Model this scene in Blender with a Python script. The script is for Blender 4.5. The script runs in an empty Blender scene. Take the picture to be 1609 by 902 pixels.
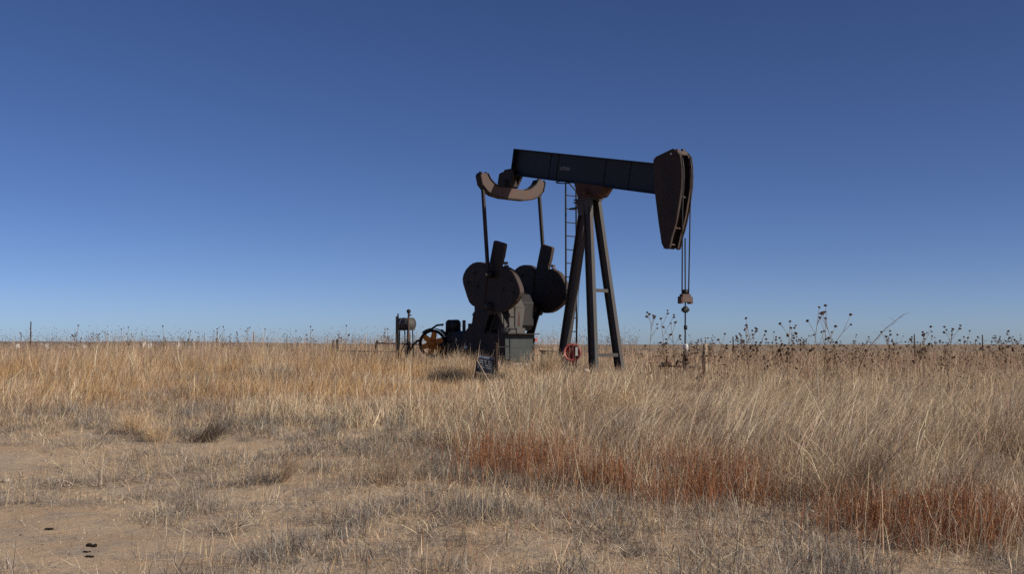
import bpy, bmesh, math, random
import numpy as np
from mathutils import Vector, Matrix

sc = bpy.context.scene
COL = sc.collection
random.seed(7)
RNG = np.random.default_rng(11)

# ------------------------------------------------------------------ camera, sky, sun, exposure
FPX, EYE = 1710.0, 1.5
PITCH = math.atan((540 - 451) / FPX)
cam = bpy.data.objects.new('camera', bpy.data.cameras.new('camera'))
COL.objects.link(cam)
cam.location = (0, 0, EYE)
cam.rotation_euler = (math.pi / 2 + PITCH, 0, 0)
cam.data.sensor_width = 36.0
cam.data.lens = 36.0 * FPX / 1609.0
cam.data.clip_end = 40000
sc.camera = cam

SUN = Vector((0.79, -0.40, 0.50)).normalized()
sun_el = math.asin(SUN.z)
sun_rot = math.atan2(SUN.x, SUN.y)
world = bpy.data.worlds.new('World')
sc.world = world
world.use_nodes = True
wn = world.node_tree
sky = wn.nodes.new('ShaderNodeTexSky')
sky.sky_type = 'NISHITA'
sky.sun_disc = False
sky.sun_elevation = sun_el
sky.sun_rotation = sun_rot
sky.altitude = 1500
sky.air_density = 0.45
sky.dust_density = 1.7
sky.ozone_density = 1.5
bgn = wn.nodes['Background']
bgn.inputs['Strength'].default_value = 0.097
hsv = wn.nodes.new('ShaderNodeHueSaturation')
hsv.inputs['Saturation'].default_value = 1.17
hsv.inputs['Hue'].default_value = 0.511
wn.links.new(sky.outputs['Color'], hsv.inputs['Color'])
wn.links.new(hsv.outputs['Color'], bgn.inputs['Color'])

sl = bpy.data.lights.new('sun', 'SUN')
sl.energy = 5.0
sl.angle = math.radians(0.5)
sl.color = (1.0, 0.93, 0.82)
so = bpy.data.objects.new('sun', sl)
so.rotation_euler = SUN.to_track_quat('Z', 'Y').to_euler()
so.location = (30, -20, 30)
COL.objects.link(so)

sc.view_settings.view_transform = 'Standard'
sc.view_settings.look = 'None'
sc.view_settings.exposure = 0.0
sc.view_settings.gamma = 1.0
sc.view_settings.use_curve_mapping = False
sc.render.engine = 'CYCLES'
sc.cycles.max_bounces = 8
sc.cycles.diffuse_bounces = 6
sc.cycles.transmission_bounces = 4
sc.cycles.use_denoising = False

# ------------------------------------------------------------------ helpers
def smooth(a, b, t):
    t = np.clip((t - a) / (b - a), 0, 1)
    return t * t * (3 - 2 * t)

def vnoise(x, y, s, seed):
    x = np.asarray(x, float) / s; y = np.asarray(y, float) / s
    xi = np.floor(x).astype(np.int64); yi = np.floor(y).astype(np.int64)
    fx = x - xi; fy = y - yi
    fx = fx * fx * (3 - 2 * fx); fy = fy * fy * (3 - 2 * fy)
    def h(a, b):
        n = (a * 374761393 + b * 668265263 + seed * 974634777) & 0x7fffffff
        n = ((n ^ (n >> 13)) * 1274126177) & 0x7fffffff
        n = (n ^ (n >> 16)) & 0xffff
        return n / 65535.0
    return (h(xi, yi) * (1 - fx) + h(xi + 1, yi) * fx) * (1 - fy) + (h(xi, yi + 1) * (1 - fx) + h(xi + 1, yi + 1) * fx) * fy

def fnoise(x, y, s, seed):
    return 0.55 * vnoise(x, y, s, seed) + 0.3 * vnoise(x, y, s * .45, seed + 1) + 0.15 * vnoise(x, y, s * .2, seed + 2)

def ground_z(x, y):
    x = np.asarray(x, float); y = np.asarray(y, float)
    z = 0.6 * smooth(9, 24, y) - 0.9 * smooth(48, 140, y) - 7.7 * smooth(120, 1300, y)
    near = 1 - smooth(60, 120, np.hypot(x, y))
    z = z + near * (0.05 * (fnoise(x, y, 2.3, 5) - .5) + 0.02 * (vnoise(x, y, .35, 9) - .5))
    return z

def gz(x, y): return float(ground_z(x, y))

def at(u, v, Y):
    """world point at depth Y that the photograph shows at pixel (u, v)"""
    c, s = math.cos(PITCH), math.sin(PITCH)
    a, b = (u - 804.5) / FPX, (v - 451) / FPX
    d = Vector((a, c + s * b, s - c * b))
    t = Y / d.y
    return Vector((d.x * t, Y, EYE + d.z * t))

def tag(o, label=None, cat=None, group=None, kind=None):
    if label: o['label'] = label
    if cat: o['category'] = cat
    if group: o['group'] = group
    if kind: o['kind'] = kind
    return o

def empty(name, loc, rz=0.0):
    o = bpy.data.objects.new(name, None)
    o.empty_display_size = .2
    COL.objects.link(o)
    o.location = loc
    o.rotation_euler = (0, 0, rz)
    return o

class MB:
    """collects solids for ONE mesh object"""
    def __init__(s): s.v = []; s.f = []; s.sm = []
    def add(s, vs, fs, smooth_=False):
        n = len(s.v)
        s.v += [tuple(p) for p in vs]
        for f in fs: s.f.append(tuple(i + n for i in f)); s.sm.append(smooth_)
        return s
    def box(s, lo, hi, M=None):
        x0, y0, z0 = lo; x1, y1, z1 = hi
        vs = [Vector(p) for p in ((x0,y0,z0),(x1,y0,z0),(x1,y1,z0),(x0,y1,z0),(x0,y0,z1),(x1,y0,z1),(x1,y1,z1),(x0,y1,z1))]
        if M: vs = [M @ p for p in vs]
        return s.add(vs, [(0,3,2,1),(4,5,6,7),(0,1,5,4),(1,2,6,5),(2,3,7,6),(3,0,4,7)])
    def bar(s, a, b, w, h, side=(0,1,0)):
        a, b = Vector(a), Vector(b); d = (b - a).normalized()
        sv = Vector(side); sv = (sv - d * sv.dot(d)).normalized(); n = d.cross(sv)
        vs = [p + sv * (i * w / 2) + n * (j * h / 2) for p in (a, b) for i, j in ((-1,-1),(1,-1),(1,1),(-1,1))]
        return s.add(vs, [(0,1,2,3),(7,6,5,4),(0,4,5,1),(1,5,6,2),(2,6,7,3),(3,7,4,0)])
    def ibeam(s, a, b, fw, depth, side=(0,1,0), tf=.02, tw=.016):
        """flanges are fw wide along side, depth apart"""
        a, b = Vector(a), Vector(b); d = (b - a).normalized()
        sv = Vector(side); sv = (sv - d * sv.dot(d)).normalized(); n = d.cross(sv)
        s.bar(a, b, tw, depth - 2 * tf, side)
        for k in (-1, 1):
            o = n * (k * (depth - tf) / 2)
            s.bar(a + o, b + o, fw, tf, side)
        return s
    def prism(s, poly, axis, lo, hi):
        """polygon in the two other axes, extruded along axis (0,1,2)"""
        def P(p, t):
            q = list(p); q.insert(axis, t); return tuple(q)
        n = len(poly)
        vs = [P(p, lo) for p in poly] + [P(p, hi) for p in poly]
        fs = [tuple(range(n))[::-1], tuple(range(n, 2 * n))]
        fs += [(i, (i + 1) % n, n + (i + 1) % n, n + i) for i in range(n)]
        return s.add(vs, fs)
    def tube(s, pts, r, n=8, cap=True):
        pts = [Vector(p) for p in pts]; R = r if hasattr(r, '__len__') else [r] * len(pts)
        vs = []; ref = None
        for i, p in enumerate(pts):
            d = (pts[min(i + 1, len(pts) - 1)] - pts[max(i - 1, 0)]).normalized()
            if ref is None: ref = d.orthogonal().normalized()
            ref = (ref - d * ref.dot(d)).normalized(); q = d.cross(ref)
            vs += [p + (ref * math.cos(t) + q * math.sin(t)) * R[i] for t in [2 * math.pi * k / n for k in range(n)]]
        fs = [(i*n+k, i*n+(k+1)%n, (i+1)*n+(k+1)%n, (i+1)*n+k) for i in range(len(pts)-1) for k in range(n)]
        if cap: fs += [tuple(range(n))[::-1], tuple(range((len(pts)-1)*n, len(pts)*n))]
        return s.add(vs, fs, True)
    def ring(s, c, axis, R, r, n=24, m=8, rz=None):
        """torus; rz = half width along the axis (flat rim) if given"""
        c = Vector(c); ax = Vector(axis).normalized(); a = ax.orthogonal().normalized(); b = ax.cross(a)
        rz = rz or r; vs = []
        for i in range(n):
            t = 2*math.pi*i/n; d = a*math.cos(t) + b*math.sin(t)
            for j in range(m):
                q = 2*math.pi*j/m
                vs.append(c + d*(R + r*math.cos(q)) + ax*(rz*math.sin(q)))
        fs = [(i*m+j, ((i+1)%n)*m+j, ((i+1)%n)*m+(j+1)%m, i*m+(j+1)%m) for i in range(n) for j in range(m)]
        return s.add(vs, fs, True)
    def ball(s, c, r, n=8, m=5, sq=(1,1,1)):
        vs = [(c[0], c[1], c[2]-r*sq[2])]
        for i in range(1, m):
            t = math.pi*i/m - math.pi/2
            for k in range(n):
                q = 2*math.pi*k/n
                vs.append((c[0]+r*sq[0]*math.cos(t)*math.cos(q), c[1]+r*sq[1]*math.cos(t)*math.sin(q), c[2]+r*sq[2]*math.sin(t)))
        vs.append((c[0], c[1], c[2]+r*sq[2])); L = len(vs)-1
        fs = [(0, 1+(k+1)%n, 1+k) for k in range(n)]
        for i in range(m-2): fs += [(1+i*n+k, 1+i*n+(k+1)%n, 1+(i+1)*n+(k+1)%n, 1+(i+1)*n+k) for k in range(n)]
        fs += [(1+(m-2)*n+k, 1+(m-2)*n+(k+1)%n, L) for k in range(n)]
        return s.add(vs, fs, True)
    def build(s, name, mat, parent=None, bevel=0.0, loc=None):
        me = bpy.data.meshes.new(name)
        me.from_pydata(s.v, [], s.f)
        me.polygons.foreach_set('use_smooth', s.sm)
        me.materials.append(mat)
        me.update()
        if bevel:
            bm = bmesh.new(); bm.from_mesh(me)
            es = [e for e in bm.edges if len(e.link_faces) == 2 and e.calc_face_angle(0) > .5 and e.calc_length() > bevel * 3]
            bmesh.ops.bevel(bm, geom=es, offset=bevel, segments=1, affect='EDGES', clamp_overlap=True)
            bm.to_mesh(me); bm.free()
        o = bpy.data.objects.new(name, me)
        COL.objects.link(o)
        if parent: o.parent = parent
        if loc is not None: o.location = loc
        return o

def mesh_np(name, verts, quads, tris, cols, mat):
    """big mesh from numpy; verts (N,3), quads (Q,4), tris (T,3), cols (N,3)"""
    me = bpy.data.meshes.new(name)
    nq, nt = len(quads), len(tris)
    me.vertices.add(len(verts)); me.vertices.foreach_set('co', verts.astype(np.float32).ravel())
    loops = np.concatenate([quads.ravel(), tris.ravel()]).astype(np.int32)
    me.loops.add(len(loops)); me.loops.foreach_set('vertex_index', loops)
    me.polygons.add(nq + nt)
    starts = np.concatenate([np.arange(nq) * 4, nq * 4 + np.arange(nt) * 3]).astype(np.int32)
    me.polygons.foreach_set('loop_start', starts)
    at_ = me.attributes.new('tint', 'FLOAT_COLOR', 'POINT')
    c4 = np.ones((len(verts), 4), np.float32); c4[:, :3] = cols
    at_.data.foreach_set('color', c4.ravel())
    me.materials.append(mat)
    me.update(calc_edges=True)
    o = bpy.data.objects.new(name, me)
    COL.objects.link(o)
    return o

# ------------------------------------------------------------------ materials
def nodes(name):
    m = bpy.data.materials.new(name); m.use_nodes = True
    return m, m.node_tree.nodes, m.node_tree.links, m.node_tree.nodes['Principled BSDF']

def steel(name, base, rust, amount=.5, scale=3.0, rough=.55, spec=.35, bump=.15):
    m, N, L, B = nodes(name)
    tc = N.new('ShaderNodeTexCoord')
    n1 = N.new('ShaderNodeTexNoise'); n1.inputs['Scale'].default_value = scale; n1.inputs['Detail'].default_value = 9; n1.inputs['Roughness'].default_value = .68
    n2 = N.new('ShaderNodeTexNoise'); n2.inputs['Scale'].default_value = scale * 9; n2.inputs['Detail'].default_value = 5
    mp = N.new('ShaderNodeMapping'); mp.inputs['Scale'].default_value = (1.4, 1.4, .35)       # runs of rust down the steel
    L.new(tc.outputs['Object'], mp.inputs['Vector']); L.new(mp.outputs['Vector'], n1.inputs['Vector']); L.new(tc.outputs['Object'], n2.inputs['Vector'])
    r = N.new('ShaderNodeValToRGB')
    r.color_ramp.elements[0].position = .62 - amount * .4; r.color_ramp.elements[1].position = .82 - amount * .4
    L.new(n1.outputs['Fac'], r.inputs['Fac'])
    mx = N.new('ShaderNodeMixRGB'); mx.inputs[1].default_value = (*base, 1); mx.inputs[2].default_value = (*rust, 1)
    L.new(r.outputs['Color'], mx.inputs[0])
    hs = N.new('ShaderNodeMixRGB'); hs.blend_type = 'MULTIPLY'; hs.inputs[0].default_value = .45
    L.new(mx.outputs[0], hs.inputs[1]); L.new(n2.outputs['Color'], hs.inputs[2])
    L.new(hs.outputs[0], B.inputs['Base Color'])
    B.inputs['Roughness'].default_value = rough
    B.inputs['Specular IOR Level'].default_value = spec
    bp = N.new('ShaderNodeBump'); bp.inputs['Strength'].default_value = bump; bp.inputs['Distance'].default_value = .01
    L.new(n2.outputs['Fac'], bp.inputs['Height']); L.new(bp.outputs['Normal'], B.inputs['Normal'])
    return m

M = {}
M['beam'] = steel('navy_beam_paint', (.008, .011, .018), (.017, .013, .011), .35, 1.2)
M['head'] = steel('brown_head_steel', (.027, .0175, .0155), (.046, .025, .019), .55, 1.6, .7)
M['carrier'] = steel('rusty_carrier_bar', (.10, .068, .056), (.12, .06, .045), .5, 6, .75)
M['edge'] = steel('sunlit_edge_iron', (.062, .047, .041), (.08, .045, .034), .5, 4, .75)  # paler tone paints sunlight onto the crank, weight and head rims
M['crank'] = steel('dark_crank_iron', (.019, .0155, .0145), (.038, .022, .017), .45, 2.0, .7)
M['leg'] = steel('weathered_leg_paint', (.055, .052, .05), (.078, .05, .037), .38, 3.0, .6)
M['rust'] = steel('pale_rusty_casting', (.10, .074, .066), (.12, .068, .05), .5, 3.5, .8)
M['saddle'] = steel('red_brown_saddle', (.06, .026, .018), (.085, .035, .02), .5, 4, .75)
M['green'] = steel('grey_green_panel', (.032, .042, .042), (.05, .052, .047), .4, 2.5, .6)
M['grey'] = steel('grey_gearbox_paint', (.085, .08, .074), (.075, .055, .04), .4, 4, .65)
M['black'] = steel('black_iron', (.008, .008, .009), (.02, .014, .011), .4, 6, .6)
M['iron'] = steel('rusty_pipe_iron', (.062, .042, .034), (.11, .062, .043), .5, 6, .75)
M['orange'] = steel('orange_wheel_paint', (.85, .27, .03), (.5, .16, .03), .35, 7, .6)
M['red'] = steel('faded_red_paint', (.42, .07, .07), (.4, .16, .13), .5, 7, .6)
M['white'] = steel('white_paint', (.72, .70, .66), (.5, .46, .4), .3, 8, .6)
M['drum'] = steel('grey_drum_steel', (.03, .03, .03), (.07, .06, .055), .5, 6, .5, .5)
M['bluegrey'] = steel('blue_grey_paint', (.045, .062, .085), (.07, .06, .055), .35, 5, .5)
M['sign'] = steel('black_sign_face', (.016, .020, .028), (.03, .03, .032), .3, 8, .45, .5)
M['signtop'] = steel('pale_blue_sign_band', (.20, .23, .30), (.13, .14, .17), .4, 10, .5)
M['letter'] = steel('dull_white_lettering', (.55, .56, .58), (.3, .3, .32), .4, 20, .6)
M['beamletter'] = steel('worn_beam_lettering', (.40, .40, .44), (.2, .2, .22), .3, 12, .6)
M['tpost'] = steel('rusty_fence_steel', (.05, .032, .026), (.10, .055, .038), .5, 9, .8)
M['wood'] = steel('grey_post_wood', (.46, .35, .25), (.30, .22, .15), .5, 12, .9, .1, .5)
M['concrete'] = steel('stained_concrete', (.30, .26, .22), (.2, .16, .13), .5, 4, .9, .1, .4)
M['wire'] = steel('old_fence_wire', (.045, .035, .03), (.07, .045, .03), .5, 20, .7)
M['cable'] = steel('greasy_cable', (.02, .02, .022), (.04, .03, .028), .4, 20, .5)
M['clod'] = steel('dark_dung', (.02, .014, .010), (.035, .025, .018), .5, 30, .95, .1, .6)
M['stone'] = steel('pale_stone', (.55, .47, .38), (.4, .33, .26), .4, 20, .9, .1, .4)
M['bldg'] = steel('white_farm_wall', (.75, .72, .68), (.6, .56, .5), .4, .2, .9, .1)
M['roof'] = steel('grey_farm_roof', (.4, .38, .37), (.3, .26, .24), .4, .2, .8, .1)

def foliage(name, transl=.22):
    m, N, L, B = nodes(name)
    a = N.new('ShaderNodeAttribute'); a.attribute_name = 'tint'
    d = N.new('ShaderNodeBsdfDiffuse'); t = N.new('ShaderNodeBsdfTranslucent'); g = N.new('ShaderNodeBsdfGlossy')
    g.inputs['Roughness'].default_value = .45
    mx = N.new('ShaderNodeMixShader'); mx.inputs[0].default_value = transl
    mg = N.new('ShaderNodeMixShader'); mg.inputs[0].default_value = .03
    L.new(a.outputs['Color'], d.inputs['Color']); L.new(a.outputs['Color'], t.inputs['Color'])
    L.new(d.outputs[0], mx.inputs[1]); L.new(t.outputs[0], mx.inputs[2])
    L.new(mx.outputs[0], mg.inputs[1]); L.new(g.outputs[0], mg.inputs[2])
    L.new(mg.outputs[0], N['Material Output'].inputs['Surface'])
    N.remove(B)
    return m
M['straw'] = foliage('dry_straw', .4)
M['twig'] = foliage('dry_twig', .12)

def ground_material():
    m, N, L, B = nodes('sandy_prairie_soil')
    g = N.new('ShaderNodeNewGeometry')
    def noise(s, d=8, ro=.6):
        n = N.new('ShaderNodeTexNoise'); n.inputs['Scale'].default_value = s; n.inputs['Detail'].default_value = d; n.inputs['Roughness'].default_value = ro
        L.new(g.outputs['Position'], n.inputs['Vector']); return n
    def ramp(src, a, b, ca, cb):
        r = N.new('ShaderNodeValToRGB'); r.color_ramp.elements[0].position = a; r.color_ramp.elements[1].position = b
        r.color_ramp.elements[0].color = (*ca, 1); r.color_ramp.elements[1].color = (*cb, 1)
        L.new(src, r.inputs['Fac']); return r
    soil = ramp(noise(1.1).outputs['Fac'], .3, .72, (.41, .295, .195), (.57, .435, .295))
    grit = ramp(noise(60, 6, .7).outputs['Fac'], .35, .7, (.72, .70, .68), (1.15, 1.12, 1.1))
    mul = N.new('ShaderNodeMixRGB'); mul.blend_type = 'MULTIPLY'; mul.inputs[0].default_value = 1
    L.new(soil.outputs[0], mul.inputs[1]); L.new(grit.outputs[0], mul.inputs[2])
    litter = ramp(noise(2.2, 10, .7).outputs['Fac'], .45, .62, (0, 0, 0), (1, 1, 1))
    lm = N.new('ShaderNodeMixRGB'); lm.inputs[2].default_value = (.27, .22, .175, 1)
    fac = N.new('ShaderNodeMath'); fac.operation = 'MULTIPLY'; fac.inputs[1].default_value = .75
    L.new(litter.outputs[0], fac.inputs[0]); L.new(fac.outputs[0], lm.inputs[0]); L.new(mul.outputs[0], lm.inputs[1])
    # distant prairie: dry grass colour in long bands
    mp = N.new('ShaderNodeMapping'); mp.inputs['Scale'].default_value = (.004, .012, 1)
    L.new(g.outputs['Position'], mp.inputs['Vector'])
    fn = N.new('ShaderNodeTexNoise'); fn.inputs['Scale'].default_value = 1; fn.inputs['Detail'].default_value = 7
    L.new(mp.outputs[0], fn.inputs['Vector'])
    far = ramp(fn.outputs['Fac'], .35, .65, (.21, .15, .105), (.33, .25, .165))
    sep = N.new('ShaderNodeSeparateXYZ'); L.new(g.outputs['Position'], sep.inputs[0])
    mr = N.new('ShaderNodeMapRange'); mr.inputs['From Min'].default_value = 30; mr.inputs['From Max'].default_value = 90
    L.new(sep.outputs['Y'], mr.inputs['Value'])
    fm = N.new('ShaderNodeMixRGB'); L.new(mr.outputs[0], fm.inputs[0]); L.new(lm.outputs[0], fm.inputs[1]); L.new(far.outputs[0], fm.inputs[2])
    L.new(fm.outputs[0], B.inputs['Base Color'])
    B.inputs['Roughness'].default_value = .95; B.inputs['Specular IOR Level'].default_value = .08
    bp = N.new('ShaderNodeBump'); bp.inputs['Strength'].default_value = .7; bp.inputs['Distance'].default_value = .03
    ad = N.new('ShaderNodeMath'); ad.operation = 'MULTIPLY_ADD'; ad.inputs[1].default_value = .25
    L.new(noise(45, 8, .7).outputs['Fac'], ad.inputs[0]); L.new(noise(7, 8).outputs['Fac'], ad.inputs[2])
    L.new(ad.outputs[0], bp.inputs['Height']); L.new(bp.outputs[0], B.inputs['Normal'])
    return m

# ------------------------------------------------------------------ ground and far hills
def build_ground():
    r = np.concatenate([np.arange(0, 30, .22), np.geomspace(30, 12000, 150)])
    th = np.linspace(0, 2 * math.pi, 361)[:-1]
    xs = np.concatenate([[0], (r[1:, None] * np.sin(th)).ravel()]); ys = np.concatenate([[0], (r[1:, None] * np.cos(th)).ravel()])
    V = np.stack([xs, ys, ground_z(xs, ys)], 1)
    n = len(th); q = []
    i = np.arange(len(r) - 2)[:, None] * n + 1; k = np.arange(n)[None]; k2 = (k + 1) % n
    Q = np.stack([i + k2, i + k, i + n + k, i + n + k2], -1).reshape(-1, 4)
    T = np.stack([np.zeros(n, int), 1 + k[0], 1 + k2[0]], 1)[:, [0, 2, 1]]
    o = mesh_np('ground', V, Q[:, ::-1], T[:, ::-1], np.ones((len(V), 3)), ground_material())
    o.data.polygons.foreach_set('use_smooth', np.ones(len(o.data.polygons), bool))
    tag(o, 'sandy dry prairie ground', None, None, 'structure')
build_ground()

def build_hills():
    mb = MB()
    xs = np.linspace(-4200, 1200, 120)
    h = 32 * fnoise(xs, xs * 0 + 3, 1500, 21) * (1 - smooth(-2200, -300, xs)) + 4
    for i in range(len(xs) - 1):
        a, b = xs[i], xs[i + 1]; za, zb = h[i] - 8.0, h[i + 1] - 8.0
        mb.add([(a, 6200, -9), (b, 6200, -9), (b, 6900, zb), (a, 6900, za), (b, 8200, -9), (a, 8200, -9)],
               [(0, 1, 2, 3), (3, 2, 4, 5)], True)
    m, N, L, B = nodes('far_hill_prairie'); B.inputs['Base Color'].default_value = (.2, .16, .13, 1); B.inputs['Roughness'].default_value = 1
    n = N.new('ShaderNodeTexNoise'); n.inputs['Scale'].default_value = .004; n.inputs['Detail'].default_value = 8
    g = N.new('ShaderNodeNewGeometry'); L.new(g.outputs['Position'], n.inputs['Vector'])
    r = N.new('ShaderNodeValToRGB'); r.color_ramp.elements[0].position = .35; r.color_ramp.elements[1].position = .65
    r.color_ramp.elements[0].color = (.13, .12, .11, 1); r.color_ramp.elements[1].color = (.28, .22, .17, 1)
    L.new(n.outputs['Fac'], r.inputs['Fac']); L.new(r.outputs['Color'], B.inputs['Base Color'])
    tag(mb.build('hills', m), 'low hills on the far horizon', None, None, 'structure')
build_hills()

# ------------------------------------------------------------------ pumpjack
PX, PY, PZ = 2.13, 31.0, 0.6
ROT = -math.radians(50)
pj = empty('pumpjack', (PX, PY, PZ), ROT)
tag(pj, 'large dark rusty oil pumpjack standing in the dry grass', 'pumpjack')
FR = Matrix.Translation((PX, PY, PZ)) @ Matrix.Rotation(ROT, 4, 'Z')
def lw(p): return FR @ Vector(p)

# walking beam: an I section tilted down towards the head
bd = Vector((.9796, 0, -.2009)); bu = Vector((.2009, 0, .9796))
c0 = Vector((-3.135, 0, 6.503)); LB = 6.5
beam = MB().ibeam(c0, c0 + bd * LB, .30, .82, (0, 1, 0), .03, .035)
beam.bar(c0 - bd * .012, c0 + bd * .010, .30, .82)                                # end plate
for s, w in ((1.62, .03), (1.95, .03), (4.95, .03)):
    a = c0 + bd * s
    for k in (-1, 1):
        mid = a + Vector((0, k * .026, 0))
        beam.bar(mid - bd * w / 2, mid + bd * w / 2, .018, .755)
beam.bar(c0 + bd * 3.02 - bu * .0, c0 + bd * 3.98 - bu * .0, .07, .75)                # doubled web over the saddle
bo = beam.build('walking_beam', M['beam'], pj, .004)
cu = bpy.data.curves.new('lettering', 'FONT'); cu.body = 'LUFKIN'; cu.size = .155; cu.extrude = .002; cu.space_character = 1.05
to = bpy.data.objects.new('lettering_source', cu); COL.objects.link(to)
bpy.context.view_layer.update()
dg = bpy.context.evaluated_depsgraph_get()
tm = bpy.data.meshes.new_from_object(to.evaluated_get(dg)); bpy.data.objects.remove(to)
tm.name = 'lettering'; tm.materials.clear(); tm.materials.append(M['beamletter'])
lo = bpy.data.objects.new('lettering', tm); COL.objects.link(lo); lo.parent = bo
o = Vector((-1.09, -.0205, 6.02))
tm.transform(Matrix(((bd.x * .80, 0, 0, o.x), (0, 0, -1, o.y), (bd.z * .80, .9796, 0, o.z), (0, 0, 0, 1))))

# horsehead: two curved side plates, rims, spacers, recessed face
side = [(3.498,5.993),(3.63,5.90),(3.745,5.775),(3.786,5.52),(3.794,5.257),(3.775,4.98),(3.724,4.702),(3.66,4.40),(3.587,4.12),(3.50,3.86),(3.431,3.70),(3.34,3.393),(3.251,3.365),(3.141,3.423),(3.075,3.528),(2.969,4.107),(2.862,4.792),(2.821,5.203),(2.803,5.783),(2.895,5.856)]
front = side[1:12]
hm = MB()
hm.prism(side, 1, -.235, -.20)
hh = hm.build('horsehead', M['head'], pj, .006)
hp = MB(); hp.prism(side, 1, .20, .235); hp.build('side_plate', M['head'], hh, .006)
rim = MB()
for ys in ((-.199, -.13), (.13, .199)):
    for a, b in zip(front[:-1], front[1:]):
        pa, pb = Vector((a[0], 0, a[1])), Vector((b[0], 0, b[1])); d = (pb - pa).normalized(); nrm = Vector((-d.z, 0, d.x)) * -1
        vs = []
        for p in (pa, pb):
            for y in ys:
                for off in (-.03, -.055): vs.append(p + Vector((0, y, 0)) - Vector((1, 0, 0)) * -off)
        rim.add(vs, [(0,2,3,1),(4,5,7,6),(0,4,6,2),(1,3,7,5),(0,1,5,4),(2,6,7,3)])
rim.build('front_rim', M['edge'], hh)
fc = MB()
for a, b in zip(front[:-1], front[1:]):
    fc.add([(a[0]-.20,-.199,a[1]),(a[0]-.20,.199,a[1]),(b[0]-.20,.199,b[1]),(b[0]-.20,-.199,b[1]),(a[0]-.23,-.199,a[1]),(a[0]-.23,.199,a[1]),(b[0]-.23,.199,b[1]),(b[0]-.23,-.199,b[1])],
           [(0,1,2,3),(7,6,5,4),(0,4,5,1),(2,6,7,3)])
fc.build('face_plate', M['head'], hh)
tp = MB()
tp.box((3.40,-.19,5.84),(3.62,.19,5.93)); tp.tube([(3.60,-.19,5.86),(3.60,.19,5.86)], .045); tp.box((3.52,.05,5.90),(3.60,.12,6.0)); tp.box((3.50,-.14,5.90),(3.58,-.06,5.98))
tp.build('cable_anchor', M['rust'], hh)
for x, z in ((3.62, 4.72), (3.42, 3.92), (3.24, 3.50)): MB().tube([(x,-.22,z),(x,.22,z)], .022).build('spacer', M['rust'], hh)
bl = MB(); bl.tube([(3.44,-.255,5.86),(3.44,-.23,5.86)], .028); bl.build('bolt', M['white'], hh)

# bridle, carrier bar, polished rod
RX = 3.675
for ys in (-.155, .155):
    cb = MB()
    top = [(3.60, ys, 5.86), (3.75, ys, 5.72), (3.79, ys, 5.45), (3.80, ys, 5.2), (3.775, ys, 4.9), (3.735, ys * .97, 4.4)]
    cb.tube(top + [(RX, ys * .82, 2.12)], .017, 6)
    cb.build('bridle_cable', M['cable'], pj)
ro = MB(); ro.tube([(RX + .01, 0, 3.64), (RX, 0, 2.0), (RX - .03, 0, .30)], .019, 8)
ro.tube([(RX,0,2.18),(RX,0,2.30)], .07, 10); ro.tube([(RX,0,1.70),(RX,0,1.86)], .062, 10); ro.tube([(RX,0,1.26),(RX,0,1.37)], .045, 8)
ro.box((RX-.05,-.10,1.73),(RX+.05,.10,1.82))
ro.build('polished_rod', M['black'], pj)
cbar = MB(); cbar.box((RX-.08,-.20,1.97),(RX+.08,.20,2.12)); cbar.box((RX-.06,-.16,2.12),(RX+.06,.16,2.18)); cbar.box((RX-.07,-.225,1.93),(RX+.07,-.14,2.10)); cbar.box((RX-.07,.14,1.93),(RX+.07,.225,2.10))
cbar.build('carrier_bar', M['carrier'], pj, .006)

# samson post
for nm_p in (((.23,-.165,5.0),(.80,-.51,.17)), ((.23,.165,5.0),(.80,.51,.17))):
    a, b = nm_p
    lg = MB().ibeam(a, b, .125, .27, (0,1,0), .018, .014)
    lg.box((b[0]-.2, b[1]-.14, .145), (b[0]+.2, b[1]+.14, .17))
    lg.build('post_leg', M['leg'], pj)
rl = MB().ibeam((-.02,0,5.0), (-1.07,0,.17), .17, .29, (0,1,0), .02, .016)
rl.box((-1.3,-.18,.145),(-.85,.18,.17)); rl.build('post_leg', M['leg'], pj)
br = MB(); br.bar((.56,-.37,2.43),(.56,.47,2.43), .09, .012, (1,0,0)); br.bar((.602,-.37,2.385),(.602,.47,2.385), .008, .09, (1,0,0))
br.build('cross_brace', M['leg'], pj); br = MB(); br.bar((.80,-.46,.62),(.80,.56,.62), .09, .012, (1,0,0)); br.bar((.842,-.46,.575),(.842,.56,.575), .008, .09, (1,0,0))
br.build('cross_brace', M['leg'], pj)
cap = MB(); cap.box((-.24,-.27,4.99),(.44,.27,5.03)); cap.box((-.18,-.34,4.90),(-.10,-.27,4.94)); cap.box((.44,-.05,4.93),(.58,.05,4.97)); cap.box((-.36,-.1,4.93),(-.24,0,4.96))
for y in (-.22,.22):
    cap.prism([(-.10,4.55),(.30,4.55),(.36,4.99),(-.18,4.99)], 1, y-.008, y+.008)
cap.build('post_cap', M['leg'], pj)
sd = MB(); sd.prism([(-.14,5.03),(.62,5.03),(.70,5.07),(.90,5.262),(.885,5.30),(-.295,5.545),(-.30,5.50)], 1, -.20, .20)
sd.box((-.05,-.26,5.04),(.45,.26,5.12)); sd.tube([(.2,-.30,5.2),(.2,.30,5.2)], .085, 14)
sd.build('saddle_bearing', M['saddle'], pj, .008)

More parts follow.
